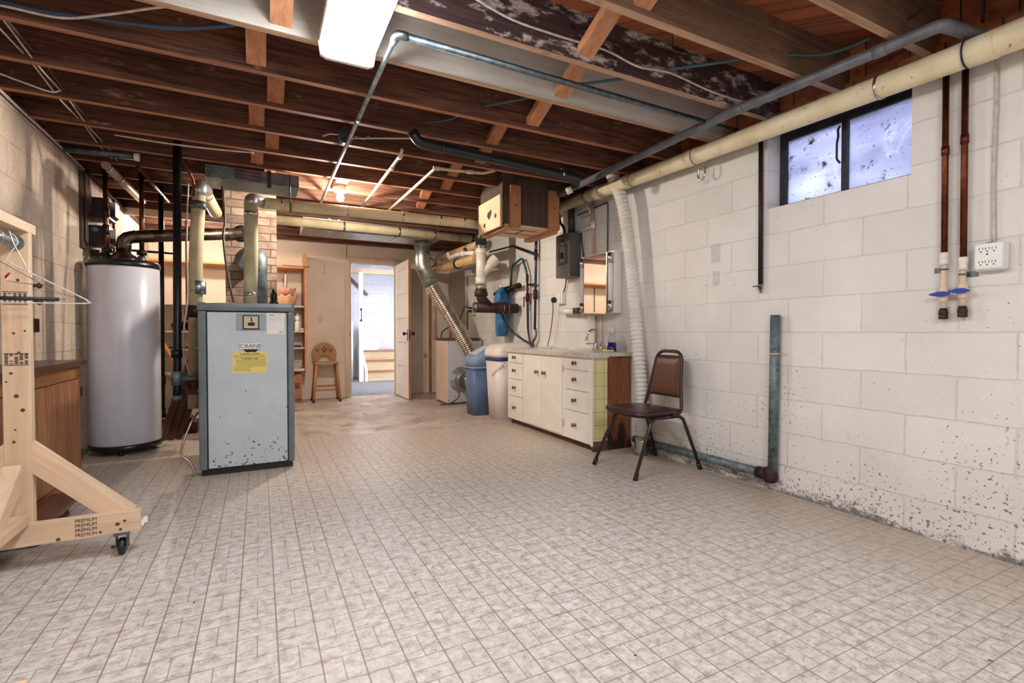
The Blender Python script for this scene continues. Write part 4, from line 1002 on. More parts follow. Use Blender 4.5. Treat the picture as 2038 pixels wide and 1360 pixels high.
b = new(); cyl(b, (.60, 7.47, 1.90), (.64, 7.47, 1.90), .006, 8); cyl(b, (.30, 7.452, 1.905), (.60, 7.452, 1.90), .004, 6); obj('rod', b, M['black'], t)
def bowl(x, y, z, r, h, m, label, tl=0.0):
    t = thing('glass_bowl', label, 'bowl', (x, y, z))
    b = new(); n = 40; prof = [(.30, 0), (.55, .10), (.82, .45), (.95, .8), (1.0, 1.0)]
    rings = []
    for (pr, ph) in prof:
        rings.append([b.verts.new((x+pr*r*(1+.05*math.sin(8*2*math.pi*k/n)*ph)*math.cos(2*math.pi*k/n), y+pr*r*(1+.05*math.sin(8*2*math.pi*k/n)*ph)*math.sin(2*math.pi*k/n), z+ph*h+(.10*h*math.sin(8*2*math.pi*k/n) if ph == 1 else 0))) for k in range(n)])
    b.faces.new(rings[0])
    for i in range(len(rings)-1):
        for k in range(n): b.faces.new((rings[i][k], rings[i+1][k], rings[i+1][(k+1) % n], rings[i][(k+1) % n])).smooth = True
    bmesh.ops.recalc_face_normals(b, faces=b.faces[:]); bmesh.ops.solidify(b, geom=b.faces[:], thickness=.004)
    obj('bowl', b, m, t)
M['peach'] = surf('peach_glass_solid', (240, 196, 160), (226, 170, 128), 12, rough=.15)
M['pinkb'] = surf('pink_glass_solid', (238, 164, 144), (226, 190, 170), 12, rough=.15)
bowl(.36, 7.62, 1.352, .135, .15, M['peach'], 'large amber fluted glass bowl on the second shelf, below the pink one')
bowl(.36, 7.62, 1.50, .115, .10, M['pinkb'], 'pink fluted glass bowl stacked in the amber bowl')
b = new(); cyl(b, (.34, 7.60, 1.58), (.34, 7.59, 1.80), .011, 12)
single('white_candle', b, M['white'], 'thin white candle standing up out of the pink glass bowl', 'candle', (.34, 7.6, 1.58))
t = thing('spray_bottle', 'pale bottle with a ribbed cap on the third shelf by the shelving side', 'bottle', (.50, 7.58, 1.003))
b = new(); lathe(b, [(.0, 0), (.036, 0), (.038, .01), (.038, .12), (.022, .15), (.022, .16)], (.49, 7.58, 1.003)); obj('body', b, M['soft'], t)
b = new(); lathe(b, [(.028, .15), (.032, .16), (.032, .21), (.014, .22), (.012, .25), (.0, .25)], (.49, 7.58, 1.003)); obj('cap', b, M['white'], t)
b = new(); box(b, .34, .44, 7.6, 7.75, 1.003, 1.22, .004); single('white_carton', b, M['shelfin'], 'pale upright carton on the third shelf beside the bottle', 'box', (.39, 7.67, 1.003))
b = new(); lathe(b, [(.0, 0), (.022, 0), (.022, .035), (.018, .04), (.0, .04)], (.545, 7.50, 1.003), n=16); single('small_jar', b, M['cpvc'], 'small tan jar at the end of the third shelf', 'jar', (.545, 7.50, 1.003))
b = new(); box(b, .37, .53, 7.52, 7.66, .773, .805, .004); single('black_box', b, M['black'], 'flat black box on the fourth shelf', 'box', (.45, 7.6, .773))
b = new(); box(b, .34, .51, 7.52, 7.7, .475, .56, .005); single('pink_box', b, M['pinkpvc'], 'small dusty pink box on the bottom shelf', 'box', (.42, 7.6, .475))
t = thing('cardboard_carton', 'tall brown cardboard carton standing on the floor under the shelving', 'carton', (.42, 7.55, 0))
b = new(); box(b, .30, .53, 7.48, 7.72, -.006, .40, .004); obj('body', b, M['carton'], t)
b = new(); box(b, .44, .50, 7.478, 7.48, .20, .28); box(b, .45, .52, 7.478, 7.48, .02, .06); obj('printed_marks', b, M['grime'], t)
b = new(); box(b, .32, .46, 7.476, 7.481, .40-.01, .43, .002); obj('dark_flap', b, M['black'], t)
# glasses tray between heater and boiler
gl = None
for i in range(6):
    for j in range(2):
        x, y = -.96+.055*i, 7.55+.07*j
        if gl is None:
            b = new(); lathe(b, [(.0, 0), (.02, 0), (.024, .005), (.027, .10), (.024, .10), (.02, .008)], (0, 0, 0), n=16)
            gl = obj('drinking_glass', b, M['tumbler']); o = gl
        else: o = gl.copy(); C.objects.link(o)
        o.location = (x, y, 1.003); tag(o, 'clear drinking glass in the rows on the third shelf behind the boiler pipes', 'glass', 'drinking glasses on the back shelf')
t = thing('glass_tray', 'pale tray with dark rim lying on the fourth shelf behind the heater', 'tray', (-.75, 7.55, .775))
b = new(); box(b, -1.0, -.55, 7.47, 7.72, .774, .786, .003); obj('base', b, M['galv'], t)
b = new(); box(b, -1.0, -.55, 7.466, 7.474, .78, .80, .002); obj('rim', b, M['black'], t)
b = new(); mx = Matrix.Translation((-.88, 7.35, .49)) @ Matrix.Rotation(math.radians(-24), 4, 'Y')
cyl(b, (0, 0, -.42), (0, 0, .42), .018, 14)
single('wooden_pole', b, M['shelfpine'], 'yellow wooden pole leaning against the back shelving', 'pole', (-.88, 7.35, .07), mx=mx)
# loose planks leaning by the boiler
for i, (x, w) in enumerate(((-.80, .07), (-.735, .07), (-.67, .06))):
    p0 = V((x, 5.45, 0)); p1 = V((x+.30, 5.95, 1.05))
    d = (p1-p0); L = d.length; q = d.to_track_quat('Z', 'Y'); mx = Matrix.Translation((p0+p1)/2) @ q.to_matrix().to_4x4()
    b = new(); box(b, -w/2, w/2, -.01, .01, -L/2, L/2, .003)
    single('loose_plank', b, M['dkplank'], 'brown plank leaning in a row behind the black iron pipe, %s' % ('nearest the water heater', 'middle of three', 'nearest the boiler')[i], 'plank', p0, 'planks leaning behind the iron pipe', mx=mx)
b = new(); box(b, -.95, -.55, 5.75, 6.0, -.006, .10, .004); box(b, -.9, -.6, 5.78, 5.98, .10, .14, .004)
single('scrap_boards', b, M['dkplank'], 'low stack of scrap boards on the floor behind the water heater', 'boards', (-.75, 5.87, 0))

# ================================================================== DOOR LEAF
t = bpy.data.objects.new('door_1', None); C.objects.link(t); t.location = (1.95, YB-.02, .01); t['kind'] = 'structure'; t['label'] = 'white five-panel door standing open into the basement'
b = new(); LY0, LY1, LX0, LX1, LH = 7.035, 7.775, 1.925, 1.962, 2.035
st = .105
box(b, LX0, LX1, LY0, LY0+st, .01, LH, .002); box(b, LX0, LX1, LY1-st, LY1, .01, LH, .002)
rails = [.01, .205, .555, .895, 1.235, 1.575, 1.925, LH]
zs = []
ph = (LH-.01-.2-.11-4*.09)/5; z = .21
box(b, LX0, LX1, LY0+st, LY1-st, .01, .21)
for i in range(5):
    zs.append((z, z+ph)); z += ph
    box(b, LX0, LX1, LY0+st, LY1-st, z, z+.09 if i < 4 else LH); z += .09
obj('door_frame', b, [M['doorpaint']], t)
b = new(); box(b, LX0+.001, LX1+.0005, LY0-.0012, LY0+.0005, .012, LH-.002); obj('door_edge', b, M['dooredge'], t)
for z0, z1 in zs:
    b = new(); box(b, LX0+.022, LX1-.010, LY0+st-.005, LY1-st+.005, z0-.005, z1+.005)
    obj('door_panel', b, M['doorpaint'], t)
for s, x in ((-1, LX0), (1, LX1)):
    b = new(); box(b, x, x+s*.003, LY0+.03, LY0+.07, .86, 1.02, .001); e = obj('door_plate', b, M['black'], t)
    b = new(); lathe(b, [(.0, 0), (.013, 0), (.010, .02), (.012, .03), (.027, .042), (.028, .055), (.018, .068), (.0, .07)], (x, LY0+.05, .965), (s, 0, 0), 22); obj('door_knob', b, M['amber'], t)
b = new(); box(b, LX0+.01, LX1-.008, LY0-.0025, LY0, .88, 1.02, .001); obj('door_latch', b, M['copper'], t)
# outlet on the back wall, nail
t = thing('wall_outlet', 'ivory outlet plate on the back wall above the wooden stool', 'outlet', (.81, YB, 1.18))
b = new(); box(b, .775, .845, YB-.006, YB, 1.125, 1.24, .002); obj('plate', b, M['ivory'], t)
b = new()
for z in (1.155, 1.20):
    for x in (.801, .815): box(b, x, x+.004, YB-.0075, YB-.005, z, z+.012)
obj('slots', b, M['slot'], t)
b = new(); cyl(b, (.87, YB, 1.86), (.87, YB-.03, 1.86), .005, 8); cyl(b, (.87, YB-.02, 1.86), (.87, YB-.02, 2.0), .002, 6)
single('nail', b, M['cast'], 'nail with a hanging string on the back wall above the stool', 'nail', (.87, YB, 1.86))

# ================================================================== WOODEN STOOL
t = thing('wooden_stool', 'wooden stool with a rounded flower-painted backrest against the back wall', 'stool', (.855, 7.56, 0))
b = new(); box(b, .70, 1.02, 7.42, 7.70, .535, .56, .008); obj('seat', b, M['stool'], t)
for (x0, y0, x1, y1) in ((.725, 7.45, .675, 7.42), (.995, 7.45, 1.035, 7.42), (.73, 7.67, .68, 7.70), (.99, 7.67, 1.04, 7.70)):
    b = new(); tube(b, [(x1, y1, 0.0), (x0, y0, .537)], .02, 12, rads=[.016, .02]); L_ = obj('leg', b, M['stool'], t)
    b = new(); cyl(b, (x1, y1, -.006), (x1+(x0-x1)*.05, y1+(y0-y1)*.05, .026), .019, 12); obj('rubber_foot', b, M['black'], L_)
for (a, c_) in (((.69, 7.43, .17), (1.02, 7.43, .17)), ((.69, 7.69, .20), (1.03, 7.69, .20)), ((.685, 7.44, .13), (.69, 7.69, .13)), ((1.025, 7.44, .13), (1.03, 7.69, .13))):
    b = new(); tube(b, [a, c_], .011, 8); obj('stretcher', b, M['stool'], t)
b = new(); prof = []
cx, cz, R = .853, .665, .172
for q in range(-20, 201, 10):
    a = math.radians(q); prof.append((cx+R*math.cos(a), cz+R*math.sin(a)))
prof = [(cx+.165, .56)]+prof+[(cx-.165, .56)]
prof += [(cx-.085, .56)]+[(cx+.085*math.cos(math.radians(q)), .565+.085*math.sin(math.radians(q))) for q in range(170, 9, -16)]+[(cx+.085, .56)]
prism(b, [(x, 7.715, z) for x, z in prof], (0, .016, 0)); bk = obj('backrest', b, M['stool'], t)
b = new(); random.seed(5)
for (x, z, s) in ((.76, .725, .8), (.853, .735, 1.15), (.945, .725, .8)):
    for k in range(7):
        a = math.radians(k*51+20); r = .024*s
        cyl(b, (x+r*math.cos(a), 7.7142, z+r*math.sin(a)), (x+r*math.cos(a), 7.7152, z+r*math.sin(a)), .010*s, 8)
    box(b, x-.003, x+.003, 7.7142, 7.715, z-.05*s, z)
obj('painted_flowers', b, M['redpump'], bk)

# ================================================================== HANGING WOODEN CHASE
t = thing('wooden_chase', 'boarded wooden chase hanging from the joists beside the drain pipe', 'wooden chase', (2.2, 4.1, 1.93))
b = new(); box(b, 1.945, 2.40, 3.935, 3.955, 1.955, 2.53); obj('front_board', b, M['grayboard'], t)
b = new(); box(b, 2.40, 2.52, 3.93, 3.955, 1.95, 2.53); obj('front_board', b, M['grayboard'], t)
b = new(); box(b, 1.925, 1.945, 3.94, 4.42, 1.955, 2.53); obj('side_board', b, M['grayboard'], t)
b = new(); box(b, 2.50, 2.52, 3.955, 4.42, 1.955, 2.53); obj('side_board', b, M['grayboard'], t)
for x0, x1, z in ((1.985, 2.09, 1.915), (2.385, 2.495, 1.93)):
    b = new(); box(b, x0, x1, 3.90, 3.935, z, 2.29, .003); q = obj('post', b, M['boxpost'], t)
    b = new()
    for x in (x0+.02, x1-.02): cyl(b, (x, 3.8985, z+.02), (x, 3.9005, z+.02), .004, 8)
    cyl(b, ((x0+x1)/2, 3.8985, z+.2), ((x0+x1)/2, 3.9005, z+.2), .009, 10); obj('nails', b, M['black'], q)
b = new(); box(b, 1.955, 2.49, 3.955, 4.42, 1.935, 1.953); obj('bottom_board', b, M['boxply'], t)
b = new(); box(b, 2.05, 2.35, 4.06, 4.068, 1.931, 1.936); box(b, 2.05, 2.40, 4.24, 4.248, 1.931, 1.936); box(b, 2.2, 2.208, 4.06, 4.24, 1.931, 1.936); obj('bottom_gaps', b, M['slot'], t)
for x0, x1 in ((1.945, 2.02), (2.42, 2.50)):
    b = new(); box(b, x0, x1, 3.935, 4.45, 1.905, 1.935, .003); obj('bottom_rail', b, M['boxrail'], t)
b = new(); box(b, 1.895, 1.912, 3.93, 4.40, 1.92, 2.20, .003); pn = obj('side_panel', b, M['boxply'], t)
b = new(); box(b, 1.912, 1.925, 3.94, 4.38, 1.93, 2.18); obj('spacer', b, M['boxrail'], t)
b = new()
for (y, z, r) in ((4.26, 1.985, .021), (4.02, 2.03, .021)): cyl(b, (1.8935, y, z), (1.8955, y, z), r, 20)
prism(b, [(1.8935, 4.11, 2.105), (1.8935, 4.19, 2.085), (1.8935, 4.20, 2.06), (1.8935, 4.165, 2.02), (1.8935, 4.135, 2.03), (1.8935, 4.105, 2.07)], (.002, 0, 0))
obj('cut_holes', b, M['slot'], pn)

# ================================================================== FURNACE CABINET, FLEX DUCT
t = thing('white_cabinet_unit', 'almond metal equipment cabinet under the foil duct', 'equipment cabinet', (2.55, 6.65, 0))
b = new(); box(b, 2.292, 2.80, 6.41, 6.90, .012, .865, .004); cab_ = obj('casing', b, M['furn'], t)
b = new(); box(b, 2.296, 2.796, 6.407, 6.412, .02, .86, .001); obj('front_panel', b, M['furn2'], t)
b = new(); box(b, 2.30, 2.795, 6.415, 6.895, .865, .905, .004); obj('top_rim', b, M['grime'], t)
b = new(); box(b, 2.30, 2.79, 6.42, 6.89, -.006, .014, .001); obj('base', b, M['cast'], t)
b = new()
for (x, z) in ((2.31, .05), (2.36, .3), (2.40, .10), (2.33, .17), (2.5, .05), (2.40, .56), (2.31, .84), (2.6, .09), (2.47, .12)): cyl(b, (x, 6.4055, z), (x, 6.408, z), .006, 8)
for (y, z) in ((6.85, .07), (6.72, .06), (6.55, .05)): cyl(b, (2.2915, y, z), (2.2905, y, z), .006, 8)
obj('screws', b, M['black'], t)
b = new(); lathe(b, [(.16, 0), (.185, .002), (.185, .006), (.125, .02), (.118, .03)], (2.50, 6.407, .33), (0, -1, 0), 10, smooth=False); obj('crimped_collar', b, M['webbed'], t)
b = new(); cyl(b, (2.50, 6.40, .33), (2.50, 6.22, .33), .115, 28); torus(b, (2.5, 6.33, .33), (0, 1, 0), .116, .005, 28, 6); torus(b, (2.5, 6.24, .33), (0, 1, 0), .117, .005, 28, 6); obj('duct_stub', b, M['duct'], t)
cable('brown hose curling off the round duct collar to the floor', [(2.42, 6.30, .16), (2.40, 6.28, .10), (2.33, 6.33, .03), (2.24, 6.38, .006), (2.2, 6.45, .004)], .009, M['grime'])
cable('black cord arching over the top of the almond cabinet', [(2.36, 6.86, .90), (2.38, 6.87, .99), (2.50, 6.87, 1.06), (2.66, 6.86, 1.04)], .009, M['black'])
t = thing('flexible_duct', 'foil flexible duct slanting down from the ceiling elbow behind the blue bin', 'duct', (2.62, 6.1, .5))
b = new(); tube(b, fillet([(1.88, 6.2, 2.16), (1.88, 6.2, 1.90), (1.885, 6.2, 1.84), (2.0, 6.18, 1.60)], .14, 10), .102, 28); obj('elbow', b, M['duct'], t)
for (p, d, r) in (((1.88, 6.2, 2.10), (0, 0, 1), .106), ((1.88, 6.2, 1.98), (0, 0, 1), .104), ((1.905, 6.197, 1.79), (.2, 0, -1), .104), ((1.97, 6.185, 1.66), (.42, -.05, -.9), .104)):
    b = new(); torus(b, p, d, r, .004, 28, 6); obj('seam', b, M['duct'], t)
pts = resample(spline([(1.965, 6.187, 1.67), (2.05, 6.17, 1.50), (2.32, 6.13, 1.05), (2.56, 6.09, .62), (2.63, 6.06, .44), (2.58, 6.10, .33), (2.52, 6.21, .33)], 12), .0068)
b = new(); tube(b, pts, .09, 28, rads=[.0895+.006*math.cos(i*math.pi/2) for i in range(len(pts))]); obj('corrugated_hose', b, M['flex'], t)

# ================================================================== BLUE BIN
t = thing('blue_bin', 'blue plastic bin with a pale swing lid beside the softener', 'bin', (2.42, 5.50, 0))
def tapered(b, x0, x1, y0, y1, z0, z1, ins, rr=.05, k=5, top_fn=None):
    def ring(X0, X1, Y0, Y1, z):
        out = []
        for (cx, cy, a0) in ((X1-rr, Y1-rr, 0), (X0+rr, Y1-rr, 90), (X0+rr, Y0+rr, 180), (X1-rr, Y0+rr, 270)):
            for j in range(k+1):
                a = math.radians(a0+90*j/k); out.append((cx+rr*math.cos(a), cy+rr*math.sin(a), z))
        return out
    A_ = [b.verts.new(p) for p in ring(x0+ins, x1-ins, y0+ins, y1-ins, z0)]
    T_ = ring(x0, x1, y0, y1, z1)
    if top_fn: T_ = [(p[0], p[1], top_fn(p[0], p[1])) for p in T_]
    B_ = [b.verts.new(p) for p in T_]; n = len(A_)
    for i in range(n): b.faces.new((A_[i], A_[(i+1) % n], B_[(i+1) % n], B_[i])).smooth = True
    b.faces.new(list(reversed(A_))); b.faces.new(B_)
BX0, BX1, BY0, BY1 = 2.235, 2.53, 5.36, 5.66
b = new(); tapered(b, BX0, BX1, BY0, BY1, .0-.006, .555, .022); obj('body', b, M['trashblue'], t)
b = new(); tapered(b, BX0-.012, BX1+.012, BY0-.012, BY1+.012, .55, .575, .003); obj('rim', b, M['trashlid'], t)
b = new(); tapered(b, BX0+.01, BX1-.01, BY0+.01, BY1-.01, .57, .70, -.006, top_fn=lambda x, y: .70+max(0, min(1, (x-BX0-.03)/.24))*.125); obj('lid', b, M['trashlid'], t)
b = new()
f = lambda x: .70+max(0, min(1, (x-BX0-.03)/.24))*.125
prism(b, [(BX0+.055, BY0+.05, f(BX0+.055)+.001), (BX0+.055, BY1-.05, f(BX0+.055)+.001), (BX1-.05, BY1-.05, f(BX1-.05)+.001), (BX1-.05, BY0+.05, f(BX1-.05)+.001)], (-.004, 0, .008)); obj('swing_flap', b, M['flap'], t)

# ================================================================== WATER SOFTENER
t = thing('water_softener', 'off-white water softener tank with a navy band beside the sink cabinet', 'water softener', (2.56, 5.10, 0))
b = new(); tapered(b, 2.335, 2.80, 4.90, 5.29, -.006, .71, .03, .09, 7); obj('tank', b, M['soft'], t)
b = new(); tapered(b, 2.331, 2.804, 4.896, 5.294, .665, .705, .0, .09, 7); obj('navy_band', b, M['navy'], t)
b = new(); tapered(b, 2.325, 2.81, 4.89, 5.30, .705, .765, -.0, .09, 7); obj('collar', b, M['soft'], t)
b = new()
n_ = 12
for i in range(n_): pass
rg = []
for k in range(7):
    u = k/6; s = math.cos(u*math.pi/2)**.45 if k < 6 else .05; z = .765+.10*math.sin(u*math.pi/2)
    hx, hy = .2425*s, .205*s; rr = .09*s; ring = []
    cx0, cy0 = 2.5675+.03*u, 5.095
    for (sx, sy, a0) in ((1, 1, 0), (-1, 1, 90), (-1, -1, 180), (1, -1, 270)):
        for j in range(6):
            a = math.radians(a0+18*j); ring.append(b.verts.new((cx0+sx*(hx-rr)+rr*math.cos(a), cy0+sy*(hy-rr)+rr*math.sin(a), z)))
    rg.append(ring)
for i in range(6):
    for k in range(24): b.faces.new((rg[i][k], rg[i][(k+1) % 24], rg[i+1][(k+1) % 24], rg[i+1][k])).smooth = True
b.faces.new(rg[-1])
obj('domed_lid', b, M['softlid'], t)
b = new(); lathe(b, [(.0, 0), (.018, 0), (.014, .006), (.0, .007)], (2.40, 5.0, .822), (-.4, -.2, 1), 16); obj('button', b, M['black'], t)
b = new(); tube(b, spline([(2.333, 5.06, .50), (2.332, 5.0, .53), (2.345, 4.93, .59), (2.40, 4.90, .63)], 6), .005, 6); obj('moulded_curve', b, M['softlid'], t)

# ================================================================== SINK CABINET
CF, CY0, CY1, CZ0, CZ1 = 2.42, 3.285, 4.815, .055, .785
t = thing('sink_cabinet', 'white-painted sink base cabinet with eight drawers and a tiled end', 'cabinet', (2.63, 4.05, 0))
b = new(); box(b, CF, CF+.02, CY0+.012, CY1, CZ0, CZ1, .003); box(b, CF+.02, XR-.004, CY1-.02, CY1, CZ0, CZ1); box(b, CF+.02, XR-.004, CY0+.012, CY0+.03, CZ0, CZ1); box(b, CF+.02, XR-.004, CY0+.03, CY1-.02, CZ0, CZ0+.02); obj('body', b, M['cab'], t)
b = new(); box(b, CF+.04, XR-.01, CY0+.03, CY1-.01, -.006, CZ0+.004); obj('toe_kick', b, M['grime'], t)
b = new(); box(b, CF-.004, CF+.012, CY0-.002, CY0+.012, CZ0-.01, CZ1, .003); obj('corner_strip', b, M['cab'], t)
b = new(); box(b, CF+.012, CF+.155, CY0-.001, CY0+.012, CZ0+.03, CZ1); obj('tiled_strip', b, M['tile'], t)
b = new(); box(b, CF+.157, XR-.02, CY0, CY0+.012, .0, CZ1); obj('side_panel', b, M['cabside'], t)
b = new(); box(b, CF+.012, CF+.157, CY0, CY0+.012, .0, CZ0+.03); obj('worn_corner', b, M['grime'], t)
def drawer(y0, y1, z0, z1, P, knobs=1):
    b = new(); box(b, CF-.013, CF, y0, y1, z0, z1, .006); d = obj('drawer', b, M['cab'], P)
    b = new(); lathe(b, [(.0, 0), (.016, 0), (.014, .004), (.006, .008), (.006, .018), (.017, .024), (.018, .032), (.0, .038)], (CF-.013, (y0+y1)/2, (z0+z1)/2+.01), (-1, 0, 0), 16); obj('knob', b, M['knob'], d)
for (y0, y1) in ((3.33, 3.68), (4.47, 4.775)):
    for (z0, z1) in ((.664, .758), (.490, .654), (.311, .473), (.062, .299)): drawer(y0, y1, z0, z1, t)
for (y0, y1, ky) in ((3.723, 4.078, 4.015), (4.084, 4.437, 4.15)):
    b = new(); box(b, CF-.011, CF, y0, y1, .07, .752, .004); d = obj('door', b, M['cab'], t)
    b = new(); lathe(b, [(.0, 0), (.016, 0), (.014, .004), (.006, .008), (.006, .018), (.017, .024), (.018, .032), (.0, .038)], (CF-.011, ky, .60), (-1, 0, 0), 16); obj('knob', b, M['knob'], d)
b = new()
for z in (.18, .66): box(b, CF-.012, CF-.002, 3.704, 3.718, z-.03, z+.03, .003)
obj('hinge', b, M['cpvc'], t)
t = thing('countertop', 'steel-edged countertop with an inset steel sink', 'countertop', (2.63, 4.05, .79))
KZ = .812
b = new()
sy0, sy1, sx0, sx1 = 3.72, 4.45, 2.50, 2.76
box(b, CF-.02, sx0, CY0-.012, CY1+.012, CZ1+.001, KZ, .002); box(b, sx1, XR-.003, CY0-.012, CY1+.012, CZ1+.001, KZ, .002)
box(b, sx0, sx1, CY0-.012, sy0, CZ1+.001, KZ); box(b, sx0, sx1, sy1, CY1+.012, CZ1+.001, KZ); obj('slab', b, M['steel'], t)
b = new(); box(b, CF-.024, CF-.018, CY0-.016, CY1+.014, CZ1-.012, KZ+.002, .002); box(b, CF-.022, CF+.157, CY0-.018, CY0-.012, CZ1-.012, KZ+.002, .002); box(b, CF+.157, XR-.004, CY0-.016, CY0-.012, CZ1-.002, KZ+.001); box(b, XR-.016, XR-.003, CY0-.01, CY1+.01, KZ, KZ+.02, .004); obj('metal_edge', b, M['ctredge'], t)
b = new(); z0 = KZ-.02
for (xa, xb, ya, yb) in ((sx0, sx0+.008, sy0, sy1), (sx1-.008, sx1, sy0, sy1), (sx0, sx1, sy0, sy0+.008), (sx0, sx1, sy1-.008, sy1)): box(b, xa, xb, ya, yb, KZ-.14, KZ+.004, .002)
box(b, sx0, sx1, sy0, sy1, KZ-.145, KZ-.137); obj('basin', b, M['steel'], t)
t = thing('faucet', 'chrome gooseneck faucet with two lever handles on the countertop', 'faucet', (2.795, 3.66, KZ))
fx_, fy_ = 2.795, 3.66
b = new(); box(b, fx_-.022, fx_+.022, fy_-.11, fy_+.11, KZ, KZ+.022, .008); obj('base_plate', b, M['chrome'], t)
b = new(); tube(b, fillet([(fx_, fy_, KZ+.02), (fx_, fy_, KZ+.12)], .01)+[(fx_-.062+.062*math.cos(a), fy_+.02*(a/math.pi)*2, KZ+.135+.062*math.sin(a)) for a in [math.radians(q) for q in range(0, 181, 15)]]+[(fx_-.130, fy_+.045, KZ+.10)], .0105, 14); lathe(b, [(.012, 0), (.016, .006), (.016, .022), (.0, .022)], (fx_-.128, fy_+.044, KZ+.118), (-.15, .1, -1), 14); lathe(b, [(.022, 0), (.02, .02), (.013, .04)], (fx_, fy_, KZ+.02), n=18); obj('spout', b, M['chrome'], t)
for s in (-1, 1):
    b = new(); lathe(b, [(.02, 0), (.022, .01), (.014, .03), (.018, .045), (.012, .055), (.0, .056)], (fx_, fy_+s*.085, KZ+.02), n=18); tube(b, [(fx_-.0, fy_+s*.085, KZ+.062), (fx_-.03, fy_+s*.12, KZ+.068), (fx_-.05, fy_+s*.15, KZ+.066)], .008, 10, rads=[.008, .006, .010]); obj('lever_handle', b, M['chrome'], t)
t = thing('spray_bottle', 'clear spray bottle with dark blue liquid behind the faucet', 'spray bottle', (2.785, 3.50, KZ+.002))
c = (2.785, 3.49, KZ+.003)
b = new(); lathe(b, [(.0, 0), (.038, 0), (.04, .008), (.034, .08), (.0, .08)], c, n=20); obj('blue_liquid', b, M['bluefluid'], t)
b = new(); lathe(b, [(.034, .081), (.026, .12), (.014, .155), (.014, .17), (.0, .17)], c, n=20); obj('bottle', b, M['clear'], t)
b = new(); box(b, c[0]-.035, c[0]+.016, c[1]-.012, c[1]+.012, c[2]+.185, c[2]+.212, .006); cyl(b, (c[0], c[1], c[2]+.165), (c[0], c[1], c[2]+.19), .015, 14); tube(b, [(c[0]-.02, c[1], c[2]+.187), (c[0]-.033, c[1], c[2]+.165)], .004, 6); obj('trigger_head', b, M['plastic'], t)
t = thing('soap_bottle', 'clear squat bottle at the near end of the countertop', 'bottle', (2.78, 3.37, KZ+.002))
b = new(); lathe(b, [(.0, 0), (.045, 0), (.046, .03), (.03, .09), (.012, .12), (.012, .14), (.0, .14)], (2.79, 3.365, KZ+.003), n=20); obj('bottle', b, M['clear'], t)
b = new(); box(b, 2.735, 2.80, 3.42, 3.56, KZ+.0005, KZ+.003); box(b, 2.72, 2.76, 3.43, 3.54, KZ+.003, KZ+.018, .005)
single('sponge', b, M['yellow'], 'yellow and green sponge lying in front of the blue spray bottle', 'sponge', (2.75, 3.48, KZ))
# ================================================================== ON THE WINDOW WALL
t = thing('medicine_cabinet', 'mirrored medicine cabinet with a tube lamp on each side', 'medicine cabinet', (2.78, 3.64, 1.15))
b = new(); box(b, 2.755, XR-.003, 3.425, 3.92, 1.155, 1.70, .006); obj('case', b, M['white'], t)
b = new(); box(b, 2.722, 2.756, 3.485, 3.83, 1.14, 1.69, .008)
obj('door_rim', b, M['chrome2'], t)
b = new()
pts = []
for (cx, cy, a0) in ((3.80, 1.66, 0), (3.515, 1.66, 90), (3.515, 1.17, 180), (3.80, 1.17, 270)):
    for j in range(6):
        a = math.radians(a0+18*j); pts.append((2.7195, cx+.022*math.cos(a), cz_ if False else cy+.022*math.sin(a)))
prism(b, pts, (.003, 0, 0)); obj('mirror', b, M['mirror'], t)
for y, x in ((3.448, 2.735), (3.872, 2.735)):
    b = new(); cyl(b, (x, y, 1.20), (x, y, 1.64), .021, 18); L_ = obj('tube_lamp', b, M['tubewhite'], t)
    for z0, z1 in ((1.17, 1.26), (1.59, 1.68)):
        b = new(); cyl(b, (x, y, z0), (x, y, z1), .026, 18); box(b, x, x+.03, y-.018, y+.018, z0, z1, .004); obj('chrome_cap', b, M['chrome2'], L_)
t = thing('towel_bar', 'white roll-shaped towel holder with a brown end beside the medicine cabinet', 'towel holder', (2.79, 4.14, 1.19))
b = new(); cyl(b, (2.77, 4.04, 1.19), (2.77, 4.32, 1.205), .030, 20); obj('roll', b, M['plastic'], t)
b = new(); box(b, 2.74, XR, 3.965, 4.04, 1.165, 1.225, .008); box(b, 2.80, XR, 4.30, 4.33, 1.18, 1.22, .003); obj('bracket', b, M['cabside'], t)
t = thing('electrical_panel', 'grey electrical disconnect box on the wall beside the wooden chase', 'electrical panel', (2.78, 4.17, 1.53))
b = new(); box(b, 2.71, XR-.002, 4.05, 4.30, 1.535, 1.965, .004); pe = obj('case', b, M['elec'], t)
b = new(); box(b, 2.70, 2.711, 4.10, 4.245, 1.66, 1.86, .006); obj('switch_recess', b, M['elec2'], t)
b = new(); box(b, 2.692, 2.702, 4.115, 4.20, 1.68, 1.84, .004); sp_ = obj('switch_plate', b, M['elec'], t)
b = new(); box(b, 2.665, 2.694, 4.14, 4.175, 1.72, 1.775, .006); obj('switch_lever', b, M['black'], t)
b = new(); box(b, 2.708, 2.711, 4.155, 4.20, 1.885, 1.945, .001); obj('dark_label', b, M['black'], t)
b = new(); box(b, 2.7075, 2.711, 4.157, 4.195, 1.862, 1.882, .001); box(b, 2.7072, 2.7085, 4.168, 4.188, 1.915, 1.935); obj('pale_label', b, M['shelfpine'], t)
b = new()
for (y, z) in ((4.065, 1.55), (4.285, 1.55), (4.285, 1.95), (4.065, 1.95)): cyl(b, (2.7075, y, z), (2.711, y, z), .007, 10)
obj('screws', b, M['chrome2'], t)
pipe('dark conduit rising from the electrical box', [(2.79, 4.14, 1.965), (2.79, 4.14, 2.25)], .034, M['elec2'], 'conduit', 16)
cable('black cable curving into the top of the electrical box', [(2.79, 4.36, 2.20), (2.78, 4.33, 2.12), (2.785, 4.27, 2.05), (2.785, 4.25, 1.965)], .014, M['black'])
